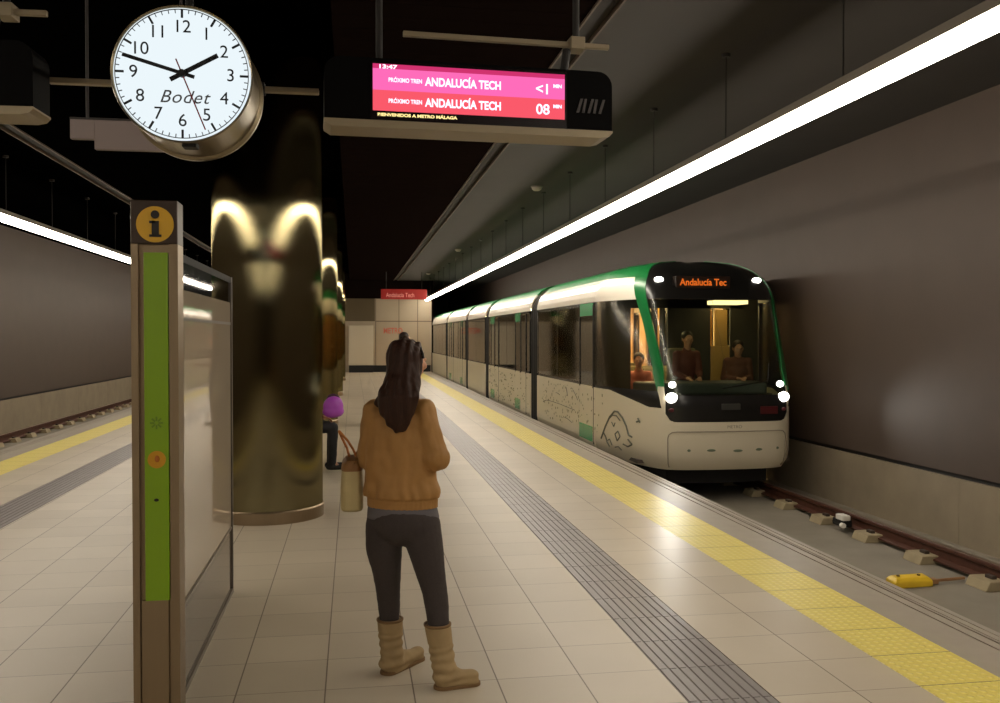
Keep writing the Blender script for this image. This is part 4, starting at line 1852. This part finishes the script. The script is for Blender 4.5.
    rows = [(343.5, 407, 5, 8), (347, 407, 11, 17), (353, 407.2, 15.5, 21), (362, 406, 17.0, 21), (372, 404, 18, 18), (384, 401, 19.5, 14), (396, 398.5, 20.5, 11), (406, 397, 19.5, 9.5), (415, 397.5, 17, 8.5), (423, 398, 12.5, 7), (429, 398.5, 8, 5), (432.5, 399, 3.5, 2.5)]
    R = []
    n = 36
    for i, (y, x, hw, dp) in enumerate(rows):
        Yd = 4.285 if y < 365 else 4.285 - min(1, (y - 365) / 30) * .115
        c = A(x, y, Yd)
        k = 4.25 / FPX
        R.append([c + F @ Vector((math.cos(a) * hw * k, math.sin(a) * dp * k, 0)) for a in [2 * math.pi * j / n for j in range(n)]])
    mb.rings(R)
    mb.capsule(A(386, 396, 4.19), A(377, 403, 4.24), .030, .018)
    mb.ball(head + FH @ Vector((0, -.030, .022)), .089, .94, 1.0, 1.02, FH, 24)
    mb.ball(head + FH @ Vector((-.005, .010, .045)), .070, 1.0, .95, .78, FH, 20)
    mb.ball(head + FH @ Vector((0, .018, .060)), .062, 1.0, .8, .7, FH, 20)
    mb.ball(head + FH @ Vector((-.032, -.03, -.03)), .062, .8, 1.0, 1.4, FH, 20)
    mb.ball(head + FH @ Vector((.035, -.035, -.03)), .058, .8, .9, 1.3, FH, 20)
    mb.ball(head + FH @ Vector((0, -.045, -.09)), .068, 1.1, .8, 1.2, FH, 20)

    def hf(c):
        u = c.x * 150 + (1.6 - c.z) * 10
        return .0035 * math.sin(u + 4 * noise.noise(Vector((c.x * 9, c.y * 9, c.z * 3)))) + .004 * noise.noise(Vector((c.x * 60, c.y * 60, c.z * 5)))
    hm = bpy.data.materials.new('woman_hair')
    hm.use_nodes = True
    N, L_ = hm.node_tree.nodes, hm.node_tree.links
    b_ = N['Principled BSDF']
    tc = N.new('ShaderNodeTexCoord')
    mp = N.new('ShaderNodeMapping')
    mp.inputs['Scale'].default_value = (1, 1, .05)
    nz = N.new('ShaderNodeTexNoise')
    nz.inputs['Scale'].default_value = 150
    L_.new(tc.outputs['Object'], mp.inputs[0])
    L_.new(mp.outputs[0], nz.inputs['Vector'])
    mx = N.new('ShaderNodeMix')
    mx.data_type = 'RGBA'
    mx.inputs[6].default_value = lin((18, 10, 7))
    mx.inputs[7].default_value = lin((66, 38, 24))
    L_.new(nz.outputs['Fac'], mx.inputs[0])
    L_.new(mx.outputs[2], b_.inputs['Base Color'])
    b_.inputs['Roughness'].default_value = .62
    b_.inputs['Specular IOR Level'].default_value = .25
    hr = remesh(mb, 'hair', hm, t, .005, 3, hf)
    # band with a bow-like knot on top, side piece of dark band
    mb = MB()
    mb.ball(A(405.5, 340.5, 4.29), .022, .95, .8, 1.15)
    mb.ball(A(406, 345, 4.29), .026, 1.25, .9, .6)
    remesh(mb, 'hair_knot', mat('knot_brown', (70, 50, 34), 0.6), hr, .004, 3)
    mb = MB()
    pts = []
    for k in range(17):
        a = math.pi * (.06 + .88 * k / 16)
        pts.append(head + FH @ Vector((math.cos(a) * .080, .022, .0 + math.sin(a) * .094)))
    mb.path(pts, .007)
    mb.build('hair_band', mat('band_black', (16, 12, 12), 0.5), hr, smooth=True)
    return t


woman()

# handbag hanging from her left forearm
bx = thing('handbag', 'beige handbag with brown flap carried at the left side of the woman', 'bag', (at(353, 508, 4.46)))
bagm = mat('bag_beige', (186, 168, 120), 0.6, nscale=14, namt=0.1)
bagb = mat('bag_brown', (134, 92, 44), 0.55)
c0 = at(352, 484, 4.46)
ct, cb_ = at(353.5, 459, 4.46).z, at(353.5, 508, 4.46).z
m = MB()


def rrect(hx, hy, z, n=24):
    pts = []
    for k in range(n):
        a = 2 * math.pi * k / n
        ca, sa = math.cos(a), math.sin(a)
        pts.append(Vector((c0.x + hx * math.copysign(abs(ca) ** .45, ca), c0.y + hy * math.copysign(abs(sa) ** .6, sa), z)))
    return pts


m.rings([rrect(.050, .10, cb_), rrect(.054, .12, cb_ + .01), rrect(.055, .125, cb_ + .10), rrect(.048, .11, ct - .03), rrect(.030, .105, ct)])
m.build('bag_body', bagm, bx, smooth=False, bevel=.004)
m = MB()
m.rings([rrect(.053, .118, ct - .045), rrect(.046, .115, ct - .010), rrect(.030, .108, ct + .008)])
m.build('flap', bagb, bx, bevel=.004)
for dy in (-.05, .05):
    m = MB()
    pts = []
    for k in range(13):
        a = math.pi * k / 12
        pts.append(Vector((c0.x + .03 * (1 - 0) * math.sin(a) + .012, c0.y + dy + .075 * math.cos(a) - dy * math.sin(a), ct - .005 + .055 * math.sin(a))))
    m.path(pts, .006)
    m.build('handle', bagb, bx, smooth=True)
m = MB()
p0 = at(357, 458, 4.44)
pts = [p0, at(353, 449, 4.44), at(348, 441, 4.45), at(341, 433, 4.46), at(339, 431, 4.47), at(342, 438, 4.50), at(347, 448, 4.50), at(350, 459, 4.49)]
m.path(pts, .006)
m.build('loose_strap', mat('strap_orange', (190, 118, 56), 0.5), bx, smooth=True)

# --- seated woman beyond the column with a purple bag on her lap, and the bench
bn = thing('bench', 'steel platform bench behind the nearest column', 'bench', (-.62, 11.4, 0))
m = MB()
m.box(-.95, -.42, 10.3, 12.6, .40, .44)
m.build('seat_plate', brushed, bn, bevel=.01)
for y in (10.6, 12.3):
    m = MB()
    m.box(-.74, -.66, y - .04, y + .04, .02, .40)
    m.box(-.90, -.48, y - .05, y + .05, 0, .02)
    m.build('leg', brushed, bn, bevel=.004)
top_red = mat('top_dark_red', (120, 26, 30), 0.7)
trou = mat('trousers_black', (20, 19, 24), 0.7)
shoe_b = mat('shoe_black', (14, 13, 13), 0.5)
Jp = seated(-.66, 11.15, 83, seat=.44, h=1.62)
person('person in dark red top and black trousers sitting on the bench behind the nearest column', Jp, (skinm, top_red, trou, hair_dark, shoe_b), vox=.014, hair='long')
pb = thing('handbag', 'bright purple bag resting on the lap of the person sitting behind the column', 'bag', (-.27, 11.06, .62))
mb = MB()
cb2 = Vector((-.235, 11.08, .79))
mb.ball(cb2, .13, .95, .75, .95, None, 20)
mb.ball(cb2 - Vector((0, 0, .06)), .13, 1.0, .8, .6, None, 20)
remesh(mb, 'bag_body', mat('bag_purple', (168, 74, 186), 0.5), pb, .012, 3, lambda c: .008 * noise.noise(c * 14))
m = MB()
pts = [cb2 + Vector((.07 * math.cos(math.pi * k / 10), 0, .09 + .05 * math.sin(math.pi * k / 10))) for k in range(11)]
m.path(pts, .009)
m.build('handle', mat('bag_handle_dark', (70, 24, 70), 0.5), pb)

# --- man farther along the platform, straight beyond the woman; he shows in the glossy panel of the stand
Jm = standing(0.93, 17.1, 75, 1.70, arms='front')
person('man in brown jacket and grey trousers seen as a reflection in the information panel', Jm,
       (skinm, mat('jacket_brown_grey', (96, 72, 54), 0.7), mat('trousers_grey', (52, 52, 58), 0.7), hair_dark, shoe_b), vox=.014)

# --- people inside the tram
Jd = seated(4.88, 12.92, 180, z=0.2, seat=.60, h=1.65)
person('tram driver in brick red top seated behind the middle of the windscreen', Jd, (skinm, mat('top_brick', (104, 50, 40), 0.7), trou, hair_dark, shoe_b), vox=.014)
Jq = standing(5.66, 12.86, 190, 1.60, z=-.045, arms='front')
person('person in brown top standing at the right behind the tram windscreen', Jq, (skinm, mat('top_russet', (112, 66, 48), 0.7), trou, hair_dark, shoe_b), vox=.014)
Jr = seated(4.42, 13.75, 200, z=-.05, seat=.52, h=1.6)
person('passenger in salmon top seated by the side window behind the green pillar of the tram', Jr, (skinm, mat('top_salmon', (190, 112, 92), 0.7), trou, hair_dark, shoe_b), vox=.014)
